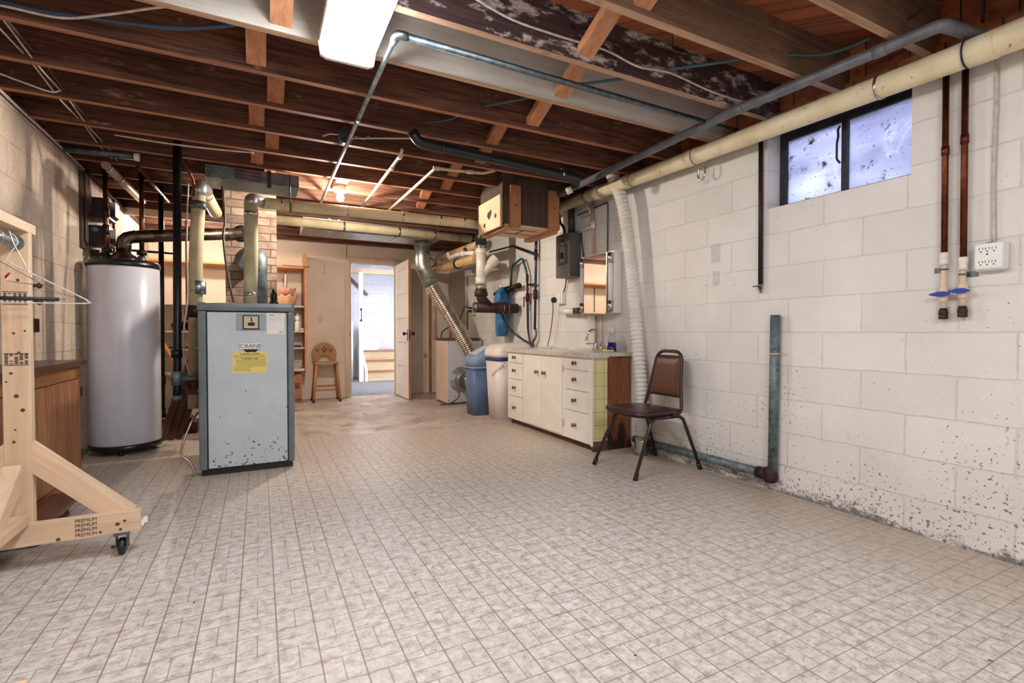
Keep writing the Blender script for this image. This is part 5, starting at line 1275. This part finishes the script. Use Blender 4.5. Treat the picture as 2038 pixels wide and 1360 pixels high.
cable('black cord down the near side of the electrical box', [(2.83, 4.03, 1.96), (2.82, 4.0, 1.85), (2.835, 3.985, 1.7), (2.83, 3.975, 1.66)], .007, M['black'])
t = pipe('pale plastic riser behind the medicine cabinet with a side tee', [(2.815, 3.80, 1.70), (2.815, 3.83, 2.24)], .014, M['pinkpvc'], 'plastic_riser', 12, parts=[('tee', (2.81, 3.805, 1.965), (2.81, 3.815, 2.03), .022, M['pvc']), ('side_arm', (2.81, 3.81, 1.985), (2.81, 4.10, 1.975), .013, M['cpvc'])])
pipe('brass tube from the drain pipe clamp towards the riser', [(2.77, 3.86, 2.20), (2.81, 3.84, 2.12), (2.81, 4.0, 2.10)], .008, M['cpvc'], 'brass_tube', 8, .03)
pipe('thin grey conduit looping up and over beside the riser', [(2.835, 3.62, 1.70), (2.835, 3.62, 2.17), (2.835, 4.1, 2.15)], .007, M['galvdark'], 'thin_conduit', 10, .03)
for lab, y in (('thin pipe below the medicine cabinet, nearer the faucet', 3.78), ('thin pipe below the medicine cabinet, nearer the spray bottle', 3.70)):
    pipe(lab, [(2.825, y, .83), (2.825, y, 1.16)], .011, M['pinkpvc'] if y > 3.75 else M['cpvc'], 'thin_pipe', 10)
t = thing('wall_outlet', 'white wall outlet box with a round black plug beside the towel bar', 'outlet', (XR, 4.40, 1.33))
b = new(); box(b, 2.79, XR, 4.345, 4.42, 1.285, 1.39, .006); box(b, 2.80, XR, 4.32, 4.345, 1.28, 1.40, .002); obj('box', b, M['plastic'], t)
b = new(); lathe(b, [(.0, .0), (.026, .0), (.03, .015), (.026, .04), (.012, .05), (.0, .05)], (2.79, 4.43, 1.325), (-1, .3, 0), 18); obj('plug', b, M['black'], t)
cable('thin black cord trailing from the round plug down behind the countertop', [(2.76, 4.44, 1.30), (2.775, 4.46, 1.2), (2.78, 4.50, 1.05), (2.775, 4.52, .95), (2.79, 4.60, .83)], .0045, M['black'])
cable('black cord between the electrical box and the white outlet box', [(2.82, 4.27, 1.54), (2.825, 4.30, 1.46), (2.825, 4.34, 1.39)], .006, M['black'])

# corrugated hose
t = thing('corrugated_hose', 'white corrugated hose sagging from the ceiling to the floor beside the sink cabinet', 'hose', (2.74, 3.06, 0))
HP = [(2.70, 3.40, 2.36), (2.705, 3.345, 2.24), (2.72, 3.27, 2.05), (2.735, 3.20, 1.65), (2.74, 3.15, 1.25), (2.745, 3.10, .80), (2.75, 3.06, .40), (2.745, 3.06, .15)]
pts = resample(spline(HP, 14), .0058)
b = new(); tube(b, pts, .05, 26, rads=[.0500+.0058*math.cos(i*math.pi/3) for i in range(len(pts))]); obj('hose', b, M['hose'], t)
b = new(); lathe(b, [(.056, .0), (.054, .03), (.054, .10), (.056, .105), (.056, .12), (.05, .125)], (2.742, 3.058, .0), n=28); obj('metal_collar', b, M['chrome2'], t)
# black pipe by the window with a petcock
t = pipe('thin black pipe with a brass petcock beside the window', [(2.827, 2.068, 1.29), (2.827, 2.075, 2.25)], .0135, M['iron2'], 'petcock_pipe', 14)
b = new(); cyl(b, (2.827, 2.068, 1.262), (2.827, 2.068, 1.292), .011, 12); cyl(b, (2.827, 2.066, 1.235), (2.827, 2.066, 1.262), .008, 10); obj('petcock', b, M['galvold'], t)
b = new(); box(b, 2.80, 2.81, 2.06, 2.105, 1.272, 1.28, .002); cyl(b, (2.827, 2.068, 1.276), (2.80, 2.075, 1.276), .006, 8); obj('lever', b, M['galvdark'], t)
# hook under the drain pipe
b = new(); tube(b, spline([(2.775, 2.52, 2.14), (2.775, 2.525, 2.08), (2.775, 2.495, 2.055), (2.775, 2.465, 2.08), (2.775, 2.47, 2.14)], 6), .008, 8); single('hook', b, M['chrome2'], 'small chrome hook loop hanging under the yellowed drain pipe', 'hook', (2.775, 2.5, 2.14))
# copper drops with blue valves
for lab, y, zc, zj, ze in (('copper drop with a blue lever valve, further from the power outlet', 1.125, 1.345, 1.16, 1.045), ('copper drop with a blue lever valve, beside the power outlet', 1.055, 1.315, 1.17, 1.052)):
    t = thing('copper_drop', lab, 'copper pipe', (2.82, y, ze))
    x = 2.822
    b = new(); cyl(b, (x, y, zc), (x, y+.004, 2.20), .0125, 16); obj('pipe', b, M['copper'], t)
    b = new(); cyl(b, (x, y+.002, 1.80 if y > 1.1 else 1.83), (x, y+.002, 1.84 if y > 1.1 else 1.87), .0155, 16); obj('coupling', b, M['copper'], t)
    b = new(); lathe(b, [(.016, 0), (.017, .02), (.014, .024), (.018, .03), (.018, .05), (.015, .058)], (x, y, zc-.05), n=16); obj('white_adapter', b, M['pvc'], t)
    b = new(); cyl(b, (x, y, ze+.03), (x, y, zc-.045), .0115, 14); obj('plastic_pipe', b, M['cpvc'], t)
    b = new(); lathe(b, [(.014, -.035), (.017, -.03), (.018, -.012), (.021, -.008), (.021, .008), (.018, .012), (.017, .03), (.014, .035)], (x, y, zj), n=16); v = obj('valve_body', b, M['cpvc'], t)
    b = new(); prism(b, [(x-.028, y-.03, zj-.004), (x-.028, y-.012, zj-.011), (x-.028, y+.012, zj-.011), (x-.028, y+.045, zj-.003), (x-.028, y+.045, zj+.003), (x-.028, y+.012, zj+.012), (x-.028, y-.012, zj+.012), (x-.028, y-.03, zj+.004)], (.012, 0, 0)); cyl(b, (x-.02, y, zj), (x, y, zj), .009, 10); obj('blue_lever', b, M['bluehandle'], v)
    b = new(); lathe(b, [(.012, 0), (.018, .002), (.018, .012), (.015, .016), (.018, .02), (.018, .034), (.014, .05)], (x, y, ze), n=16); obj('end_cap', b, M['cast'], t)
    b = new(); torus(b, (x, y, zc-.07), (0, 0, 1), .0145, .003, 18, 6); s_ = 1 if y > 1.1 else -1; box(b, XR-.004, XR, min(y, y+s_*.045), max(y, y+s_*.045), zc-.082, zc-.058, .001); obj('strap', b, M['galvdark'], t)
# six-way outlet
t = thing('power_outlet', 'white six-way outlet adapter on the block wall', 'outlet', (XR, .963, 1.25))
ox = XR-.052; oy0, oy1 = .917, 1.012
b = new(); prism(b, [(XR, oy1-.008, 1.255), (XR-.03, oy1, 1.250), (ox, oy1-.006, 1.262), (ox, oy1-.006, 1.365), (XR-.03, oy1, 1.374), (XR, oy1-.008, 1.37)], (0, -(oy1-oy0), 0)); bmesh.ops.bevel(b, geom=b.edges[:], offset=.004, segments=2, affect='EDGES'); obj('case', b, M['plastic'], t)
b = new()
for zc in (1.345, 1.288):
    for i, yc in enumerate((.985, .964, .942)):
        for dy in (.006, -.006): box(b, ox-.0008, ox+.001, yc+dy-.001, yc+dy+.001, zc-.004, zc+.006)
        box(b, ox-.0008, ox+.001, yc-.0025, yc+.0025, zc-.014, zc-.009)
box(b, ox-.0008, ox+.001, .961, .967, 1.318, 1.324); box(b, XR-.035, XR-.02, .953, .975, 1.3725, 1.3745)
obj('sockets', b, M['slot'], t)
cable('flat pale cable rising from the six-way outlet to the drain pipe', [(2.838, .958, 1.37), (2.838, .962, 1.7), (2.838, .957, 2.0), (2.838, .962, 2.24)], .007, M['cablew'])
# bottom drain
t = pipe('oxidised drain pipe rising up the block wall, open at the top', [(2.812, 1.962, .12), (2.812, 1.955, 1.09)], .0275, M['galvold'], 'wall_drain_pipe', 22)
b = new(); torus(b, (2.812, 1.96, .853), (0, 0, 1), .029, .004, 20, 6); box(b, XR-.006, XR, 1.895, 1.96, .845, .862, .002); obj('strap', b, M['cpvc'], t)
b = new(); lathe(b, [(.0, -.05), (.03, -.045), (.045, -.02), (.042, .0), (.046, .015), (.036, .035), (.034, .05), (.0, .05)], (2.808, 1.975, .10), (.1, .2, 1), 18); cyl(b, (2.808, 1.98, .10), (2.808, 2.06, .10), .038, 16); obj('rusted_elbow', b, M['rust'], t)
pipe('oxidised drain pipe lying along the foot of the block wall', [(2.812, 2.03, .10), (2.812, 3.22, .085)], .029, M['galvold'], 'floor_drain_pipe', 22)

# ================================================================== DRAIN STACK AND FAR CORNER
t = thing('drain_stack', 'white plastic and brown cast-iron drain stack under the wooden chase', 'drain stack', (2.33, 5.33, 1.3))
sx, sy = 2.325, 5.33
b = new(); cyl(b, (sx, sy, 2.0), (sx, sy, 2.22), .066, 24); cyl(b, (sx, sy, 2.2), (sx, sy, 2.28), .075, 24); obj('rubber_coupling', b, M['abs'], t)
b = new(); cyl(b, (sx, sy, 1.55), (sx, sy, 2.0), .058, 24); cyl(b, (sx, sy, 1.555), (sx, sy, 1.63), .065, 24); cyl(b, (sx, sy, 1.90), (sx, sy, 1.965), .065, 24)
tube(b, [(sx, sy, 1.66), (sx+.10, sy-.02, 1.775), (sx+.17, sy-.04, 1.85)], .052, 22, caps=False); cyl(b, (sx+.10, sy-.02, 1.775), (sx+.105, sy-.021, 1.781), .063, 22)
tube(b, [(sx+.105, sy-.02, 1.78), (sx+.175, sy-.04, 1.86)], .062, 22, caps=False); obj('white_wye', b, M['pvc'], t)
b = new()
for z in (1.50, 1.53, 1.965, 1.995): torus(b, (sx, sy, z), (0, 0, 1), .063, .006, 24, 6)
for q in range(0, 360, 40): box(b, sx+.066*math.cos(math.radians(q))-.006, sx+.066*math.cos(math.radians(q))+.006, sy+.066*math.sin(math.radians(q))-.006, sy+.066*math.sin(math.radians(q))+.006, 1.97, 2.0, .002)
cyl(b, (sx, sy, 1.49), (sx, sy, 1.55), .060, 24)
obj('steel_bands', b, M['chrome2'], t)
b = new(); lathe(b, [(.06, 0), (.078, .004), (.078, .05), (.068, .06), (.07, .07), (.06, .09)], (sx, sy, 1.405), n=24)
tube(b, fillet([(sx, sy, 1.42), (sx+.005, sy, 1.38), (sx+.10, sy, 1.285)], .05), .058, 22)
cyl(b, (sx-.075, sy, 1.275), (2.80, sy, 1.275), .060, 24); obj('cast_iron_tee', b, M['cast'], t)
b = new(); lathe(b, [(.062, 0), (.062, .012), (.03, .014), (.02, .028), (.0, .028)], (sx-.073, sy, 1.275), (-1, -.0, 0), 24); obj('cleanout_plug', b, M['galvdark'], t)
b = new()
for x in (2.53, 2.57, 2.62, 2.66): torus(b, (x, sy, 1.275), (1, 0, 0), .064, .006, 24, 6)
cyl(b, (2.52, sy, 1.275), (2.68, sy, 1.275), .066, 24); obj('coupling', b, M['cast'], t)
b = new()
for x in (2.60, 2.665): torus(b, (x, sy, 1.275), (1, 0, 0), .0675, .003, 24, 6)
obj('steel_bands', b, M['chrome2'], t)
pipe('upper tan plastic pipe running back from the drain stack', [(2.345, 5.42, 2.03), (2.34, 6.75, 2.05)], .052, M['tanpipe'], 'tan_pipe', 20, parts=[('coupling', (2.345, 5.66, 2.03), (2.344, 5.76, 2.032), .056, M['tanpipe'])])
t = pipe('lower tan plastic pipe with a black rubber ring running back from the drain stack', [(2.30, 5.40, 1.86), (2.295, 6.55, 1.88), (2.26, 6.72, 1.90)], .055, M['tanpipe'], 'tan_pipe', 20, parts=[('rubber_ring', (2.297, 5.98, 1.868), (2.297, 6.02, 1.869), .068, M['black']), ('end_plug', (2.24, 6.74, 1.92), (2.22, 6.75, 1.93), .045, M['plastic'])])
pipe('white trap fittings branching left of the drain stack', [(2.30, 5.45, 1.93), (2.29, 5.75, 1.97), (2.28, 6.0, 1.985), (2.27, 6.25, 1.97), (2.27, 6.3, 2.05)], .028, M['pvc'], 'trap_pipe', 16, .08, parts=[('coupling', (2.29, 5.78, 1.97), (2.288, 5.86, 1.975), .034, M['pvc']), ('black_plug', (2.26, 5.68, 1.985), (2.26, 5.68, 2.02), .02, M['black'])])
pipe('pinkish plastic standpipe in the far corner by the almond cabinet', [(2.42, 6.85, 2.16), (2.30, 6.95, 2.10), (2.30, 7.0, 2.0), (2.31, 7.0, .87)], .030, M['pinkpvc'], 'standpipe', 16, .05)
t = thing('capped_pipe', 'short capped white pipe end in a black ring beside the foil elbow', 'pipe cap', (2.17, 6.7, 1.95))
b = new(); cyl(b, (2.17, 6.70, 1.965), (2.17, 7.3, 1.965), .058, 22); obj('pipe', b, M['black'], t)
b = new(); lathe(b, [(.0, 0), (.045, 0), (.045, .012), (.0, .012)], (2.17, 6.70, 1.965), (0, -1, 0), 22); box(b, 2.13, 2.21, 6.675, 6.69, 1.957, 1.973, .002); obj('cap', b, M['plastic'], t)
b = new(); box(b, 2.47, 2.50, YB-.04, YB-.002, 0, 2.2, .002)
single('corner_board', b, M['benchrail'], 'brown upright board in the far corner behind the almond cabinet', 'board', (2.46, YB-.03, 0))
t = thing('outlet_box', 'small grey outlet box with plugged cords on the far wall under the tan pipes', 'outlet', (XR, 6.75, 1.3))
b = new(); box(b, 2.79, XR, 6.70, 6.80, 1.24, 1.37, .004); obj('box', b, M['ivory'], t)
b = new(); box(b, 2.755, 2.79, 6.73, 6.77, 1.28, 1.31, .004); box(b, 2.755, 2.79, 6.73, 6.77, 1.33, 1.355, .004); obj('plug', b, M['black'], t)
cable('black cord from the grey outlet box to a white tag', [(2.76, 6.75, 1.34), (2.68, 6.75, 1.35), (2.60, 6.7, 1.20), (2.56, 6.7, 1.12)], .007, M['black'])
cable('black cord hanging straight down from the grey outlet box', [(2.76, 6.74, 1.29), (2.72, 6.74, 1.26), (2.72, 6.74, .92)], .007, M['black'])
for lab, x, z in (('white tag on the cord behind the foil duct, upper one', 2.57, 1.10), ('white tag on the cord behind the foil duct, lower one', 2.72, .99)):
    b = new(); box(b, x-.03, x+.03, 6.735 if x > 2.6 else 6.69, 6.745 if x > 2.6 else 6.70, z-.04, z+.04, .003); single('cord_tag', b, M['paper'], lab, 'tag', (x, 6.72, z))
# water filter
t = thing('water_filter', 'blue water filter canister hanging under the pipes', 'water filter', (2.73, 5.62, .94))
c = (2.735, 5.62, 0)
b = new(); lathe(b, [(.0, .935), (.06, .935), (.072, .95), (.078, .98), (.080, 1.36), (.084, 1.38)], c, n=36); obj('canister', b, M['blue'], t)
b = new(); lathe(b, [(.084, 1.36), (.094, 1.365), (.094, 1.40), (.088, 1.41), (.086, 1.45), (.07, 1.49), (.04, 1.51), (.035, 1.55), (.0, 1.555)], c, n=36)
for q in range(0, 360, 30): a = math.radians(q); box(b, c[0]+.09*math.cos(a)-.008, c[0]+.09*math.cos(a)+.008, c[1]+.09*math.sin(a)-.008, c[1]+.09*math.sin(a)+.008, 1.365, 1.42, .003)
box(b, 2.70, 2.80, 5.585, 5.655, 1.44, 1.53, .01); obj('head', b, M['blue'], t)
b = new(); lathe(b, [(.0, 0), (.02, 0), (.02, .02), (.0, .025)], (2.72, 5.60, 1.55)); obj('vent_button', b, M['plastic'], t)
b = new(); box(b, 2.80, XR, 5.5, 5.75, 1.46, 1.54, .004); obj('mounting_bracket', b, M['junk'], t)
pipe('dark iron pipe passing behind the blue filter head', [(2.80, 5.95, 1.49), (2.78, 5.72, 1.53), (2.76, 5.20, 1.54)], .027, M['iron2'], 'iron_pipe', 14, parts=[('valve_body', (2.775, 5.50, 1.52), (2.77, 5.40, 1.525), .038, M['iron']), ('cap', (2.76, 5.24, 1.54), (2.76, 5.19, 1.54), .034, M['iron2'])])
t = pipe('blue-green tube looping from the filter up and down the wall', [(2.77, 5.44, 1.53), (2.78, 5.42, 1.80), (2.79, 5.17, 1.87), (2.79, 5.07, 1.70), (2.795, 5.06, 1.62)], .013, M['teal'], 'filter_tube', 12, .05)
t = pipe('dark blue water line with a red lever, nearer the filter', [(2.795, 5.06, 1.64), (2.80, 5.05, 1.02)], .014, M['bluepex'], 'water_line', 12, parts=[('copper_joint', (2.796, 5.06, 1.58), (2.796, 5.06, 1.66), .017, M['copper']), ('valve_body', (2.798, 5.055, 1.34), (2.798, 5.055, 1.44), .023, M['iron']), ('red_band', (2.797, 5.057, 1.48), (2.797, 5.057, 1.50), .02, M['red'])])
b = new(); box(b, 2.755, 2.765, 5.065, 5.085, 1.28, 1.40, .003); cyl(b, (2.76, 5.07, 1.39), (2.80, 5.06, 1.39), .007, 8); obj('lever', b, M['red'], t)
t = pipe('dark blue water line with a red lever, nearer the electrical box', [(2.795, 4.85, 1.98), (2.80, 4.86, 1.90), (2.795, 4.88, 1.02)], .015, M['bluepex'], 'water_line', 12, parts=[('copper_joint', (2.796, 4.86, 1.80), (2.796, 4.86, 1.92), .02, M['iron2']), ('valve_body', (2.798, 4.875, 1.36), (2.798, 4.875, 1.47), .025, M['cast']), ('cross_arm', (2.80, 4.87, 1.53), (2.795, 5.06, 1.54), .012, M['iron2'])])
b = new(); box(b, 2.755, 2.765, 4.92, 4.94, 1.30, 1.43, .003); cyl(b, (2.76, 4.93, 1.42), (2.80, 4.88, 1.42), .007, 8); obj('lever', b, M['red'], t)
cable('braided grey supply hose below the water line nearer the filter', [(2.80, 5.05, 1.03), (2.80, 5.03, .95), (2.79, 4.97, .85), (2.79, 4.96, .815)], .014, M['cabledk'], name='supply_hose')
cable('braided grey supply hose below the water line nearer the electrical box', [(2.80, 4.88, 1.03), (2.80, 4.86, .95), (2.79, 4.92, .87), (2.79, 4.93, .815)], .014, M['galvdark'], name='supply_hose')
cable('black drain hose sweeping from the cast-iron pipe to the softener', [(2.62, 5.40, 1.24), (2.65, 5.36, 1.12), (2.72, 5.26, .98), (2.77, 5.12, .90), (2.80, 4.98, .85)], .012, M['black'], name='drain_hose')
t = thing('angle_brace', 'black steel angle brace on the wall under the wooden chase', 'brace', (2.80, 5.1, 1.9))
b = new(); tube(b, [(2.80, 5.42, 2.045), (2.80, 4.88, 1.87)], .018, 6); tube(b, [(2.80, 5.42, 2.05), (2.60, 5.70, 2.0)], .010, 6); obj('brace', b, M['iron'], t)
b = new(); tube(b, [(2.80, 4.86, 2.08), (2.80, 4.87, 1.82)], .018, 8); obj('post', b, M['iron2'], t)

# ================================================================== CHAIR
t = thing('metal_chair', 'brown metal chair with maroon vinyl seat and worn vinyl back', 'chair', (2.5, 2.74, 0))
FR = M['chairframe']; r = .0125
def leg_u(y, dy, fz, rz, xf, xr, xft, xrt, nm='leg'):
    top = fillet([(xf, y+dy, .012), (xft, y, fz), (xrt, y, rz), (xr, y+dy, .012)], .06, 6)
    return top
# each side: front leg and rear leg, joined by a rail under the seat
for (yf, y, s) in ((2.525, 2.555, 'near'), (2.975, 2.935, 'far')):
    for (xfoot, xtop, other) in ((2.212, 2.385, 2.50), (2.815, 2.665, 2.50)):
        b = new(); tube(b, fillet([(xfoot, yf, .012), (xtop, y, .392), (other, y, .392)], .05, 6), r, 12); lg = obj('leg', b, FR, t)
        d = (V((xtop, y, .392))-V((xfoot, yf, .012))).normalized(); p0 = V((xfoot, yf, .0)); p1 = p0+d*.05
        b = new(); cyl(b, p0, p1, r+.003, 12); obj('rubber_foot', b, M['black'], lg)
b = new(); tube(b, [(2.40, 2.555, .392), (2.40, 2.935, .392)], r*.8, 10); tube(b, [(2.62, 2.555, .392), (2.62, 2.935, .392)], r*.8, 10); obj('cross_rail', b, FR, t)
# backrest hoop from the seat up
def hp(z, y): return (2.655+.20*(z-.42)**1.0*.55+.03*max(0, z-.42), y, z)
hoop = fillet([(2.56, 2.545, .405), (2.655, 2.55, .415), hp(.62, 2.585), hp(.845, 2.605), hp(.845, 2.845), hp(.62, 2.88), (2.655, 2.925, .415), (2.56, 2.93, .405)], .075, 8)
b = new(); tube(b, hoop, r, 14); obj('back_frame', b, FR, t)
b = new(); tapered(b, 2.265, 2.665, 2.535, 2.965, .398, .425, .02, .09, 8); tapered(b, 2.265, 2.665, 2.535, 2.965, .425, .438, -.0, .09, 8)
sv = None
obj('seat_pan', b, M['black'], t)
# cushioned seat: domed
b = new(); rings = []
for k in range(8):
    u = k/7; s = math.sqrt(max(0, 1-u**3.0)); z = .42+.036*u
    if k == 7: s = .30
    hx, hy, rr = .206*s, .219*s, .10*s; ring = []
    for (sx_, sy_, a0) in ((1, 1, 0), (-1, 1, 90), (-1, -1, 180), (1, -1, 270)):
        for j in range(7):
            a = math.radians(a0+15*j); ring.append(b.verts.new((2.463+sx_*(hx-rr)+rr*math.cos(a), 2.75+sy_*(hy-rr)+rr*math.sin(a), z)))
    rings.append(ring)
for i in range(7):
    for k in range(28): b.faces.new((rings[i][k], rings[i][(k+1) % 28], rings[i+1][(k+1) % 28], rings[i+1][k])).smooth = True
b.faces.new(rings[-1]); b.faces.new(list(reversed(rings[0]))); obj('seat', b, M['seat'], t)
# back pad, slightly curved, following the lean
b = new(); nu, nv = 14, 10; G0, G1 = [], []
for side, lst in ((-1, G0), (1, G1)):
    for i in range(nu+1):
        row = []
        for j in range(nv+1):
            u = i/nu; v = j/nv; z = .515+v*.30
            ya, yb = 2.572+.033*v, 2.900-.048*v
            y = ya+(yb-ya)*u; e = (1-abs(2*u-1)**6)*(1-abs(2*v-1)**8)
            x = hp(z, y)[0]+side*(.003+.014*e)+.006*math.sin(math.pi*u)
            row.append(b.verts.new((x, y, z)))
        lst.append(row)
for i in range(nu):
    for j in range(nv):
        b.faces.new((G0[i][j], G0[i][j+1], G0[i+1][j+1], G0[i+1][j])).smooth = True
        b.faces.new((G1[i][j], G1[i+1][j], G1[i+1][j+1], G1[i][j+1])).smooth = True
for i in range(nu):
    b.faces.new((G0[i][0], G0[i+1][0], G1[i+1][0], G1[i][0])); b.faces.new((G0[i][nv], G1[i][nv], G1[i+1][nv], G0[i+1][nv]))
for j in range(nv):
    b.faces.new((G0[0][j], G1[0][j], G1[0][j+1], G0[0][j+1])); b.faces.new((G0[nu][j], G0[nu][j+1], G1[nu][j+1], G1[nu][j]))
bmesh.ops.recalc_face_normals(b, faces=b.faces[:]); obj('backrest', b, M['seatback'], t)

# ================================================================== LIGHT, SKY, CAMERA
w = bpy.data.worlds.new('sky'); bpy.context.scene.world = w; w.use_nodes = True
bg = w.node_tree.nodes['Background']; bg.inputs[0].default_value = (.88, .91, 1.0, 1); bg.inputs[1].default_value = 9.0
def area(name, loc, rot, sx_, sy_, e, col):
    L = bpy.data.lights.new(name, 'AREA'); L.shape = 'RECTANGLE'; L.size = sx_; L.size_y = sy_; L.energy = e; L.color = col
    o = bpy.data.objects.new(name, L); C.objects.link(o); o.location = loc; o.rotation_euler = rot; return o
def point(name, loc, e, col, r_=.05):
    L = bpy.data.lights.new(name, 'POINT'); L.energy = e; L.color = col; L.shadow_soft_size = r_
    o = bpy.data.objects.new(name, L); C.objects.link(o); o.location = loc; return o
STAIR = area('stairwell_fill', (2.1, 9.0, 2.42), (0, 0, 0), 1.0, .9, 21, (.93, .96, 1.0))  # added lamp without a fixture, stands in for daylight in the stairwell
cam = bpy.data.cameras.new('camera'); co = bpy.data.objects.new('camera', cam); C.objects.link(co)
co.location = (0, 0, .984); co.rotation_euler = (math.radians(90-1.058), 0, math.radians(-27.15))
cam.sensor_width = 36; cam.lens = 982.6/2038*36; cam.clip_start = .02
sc = bpy.context.scene; sc.camera = co
sc.view_settings.view_transform = 'Standard'; sc.view_settings.look = 'None'; sc.view_settings.gamma = 1; sc.view_settings.use_curve_mapping = False
sc.view_settings.exposure = 1.22
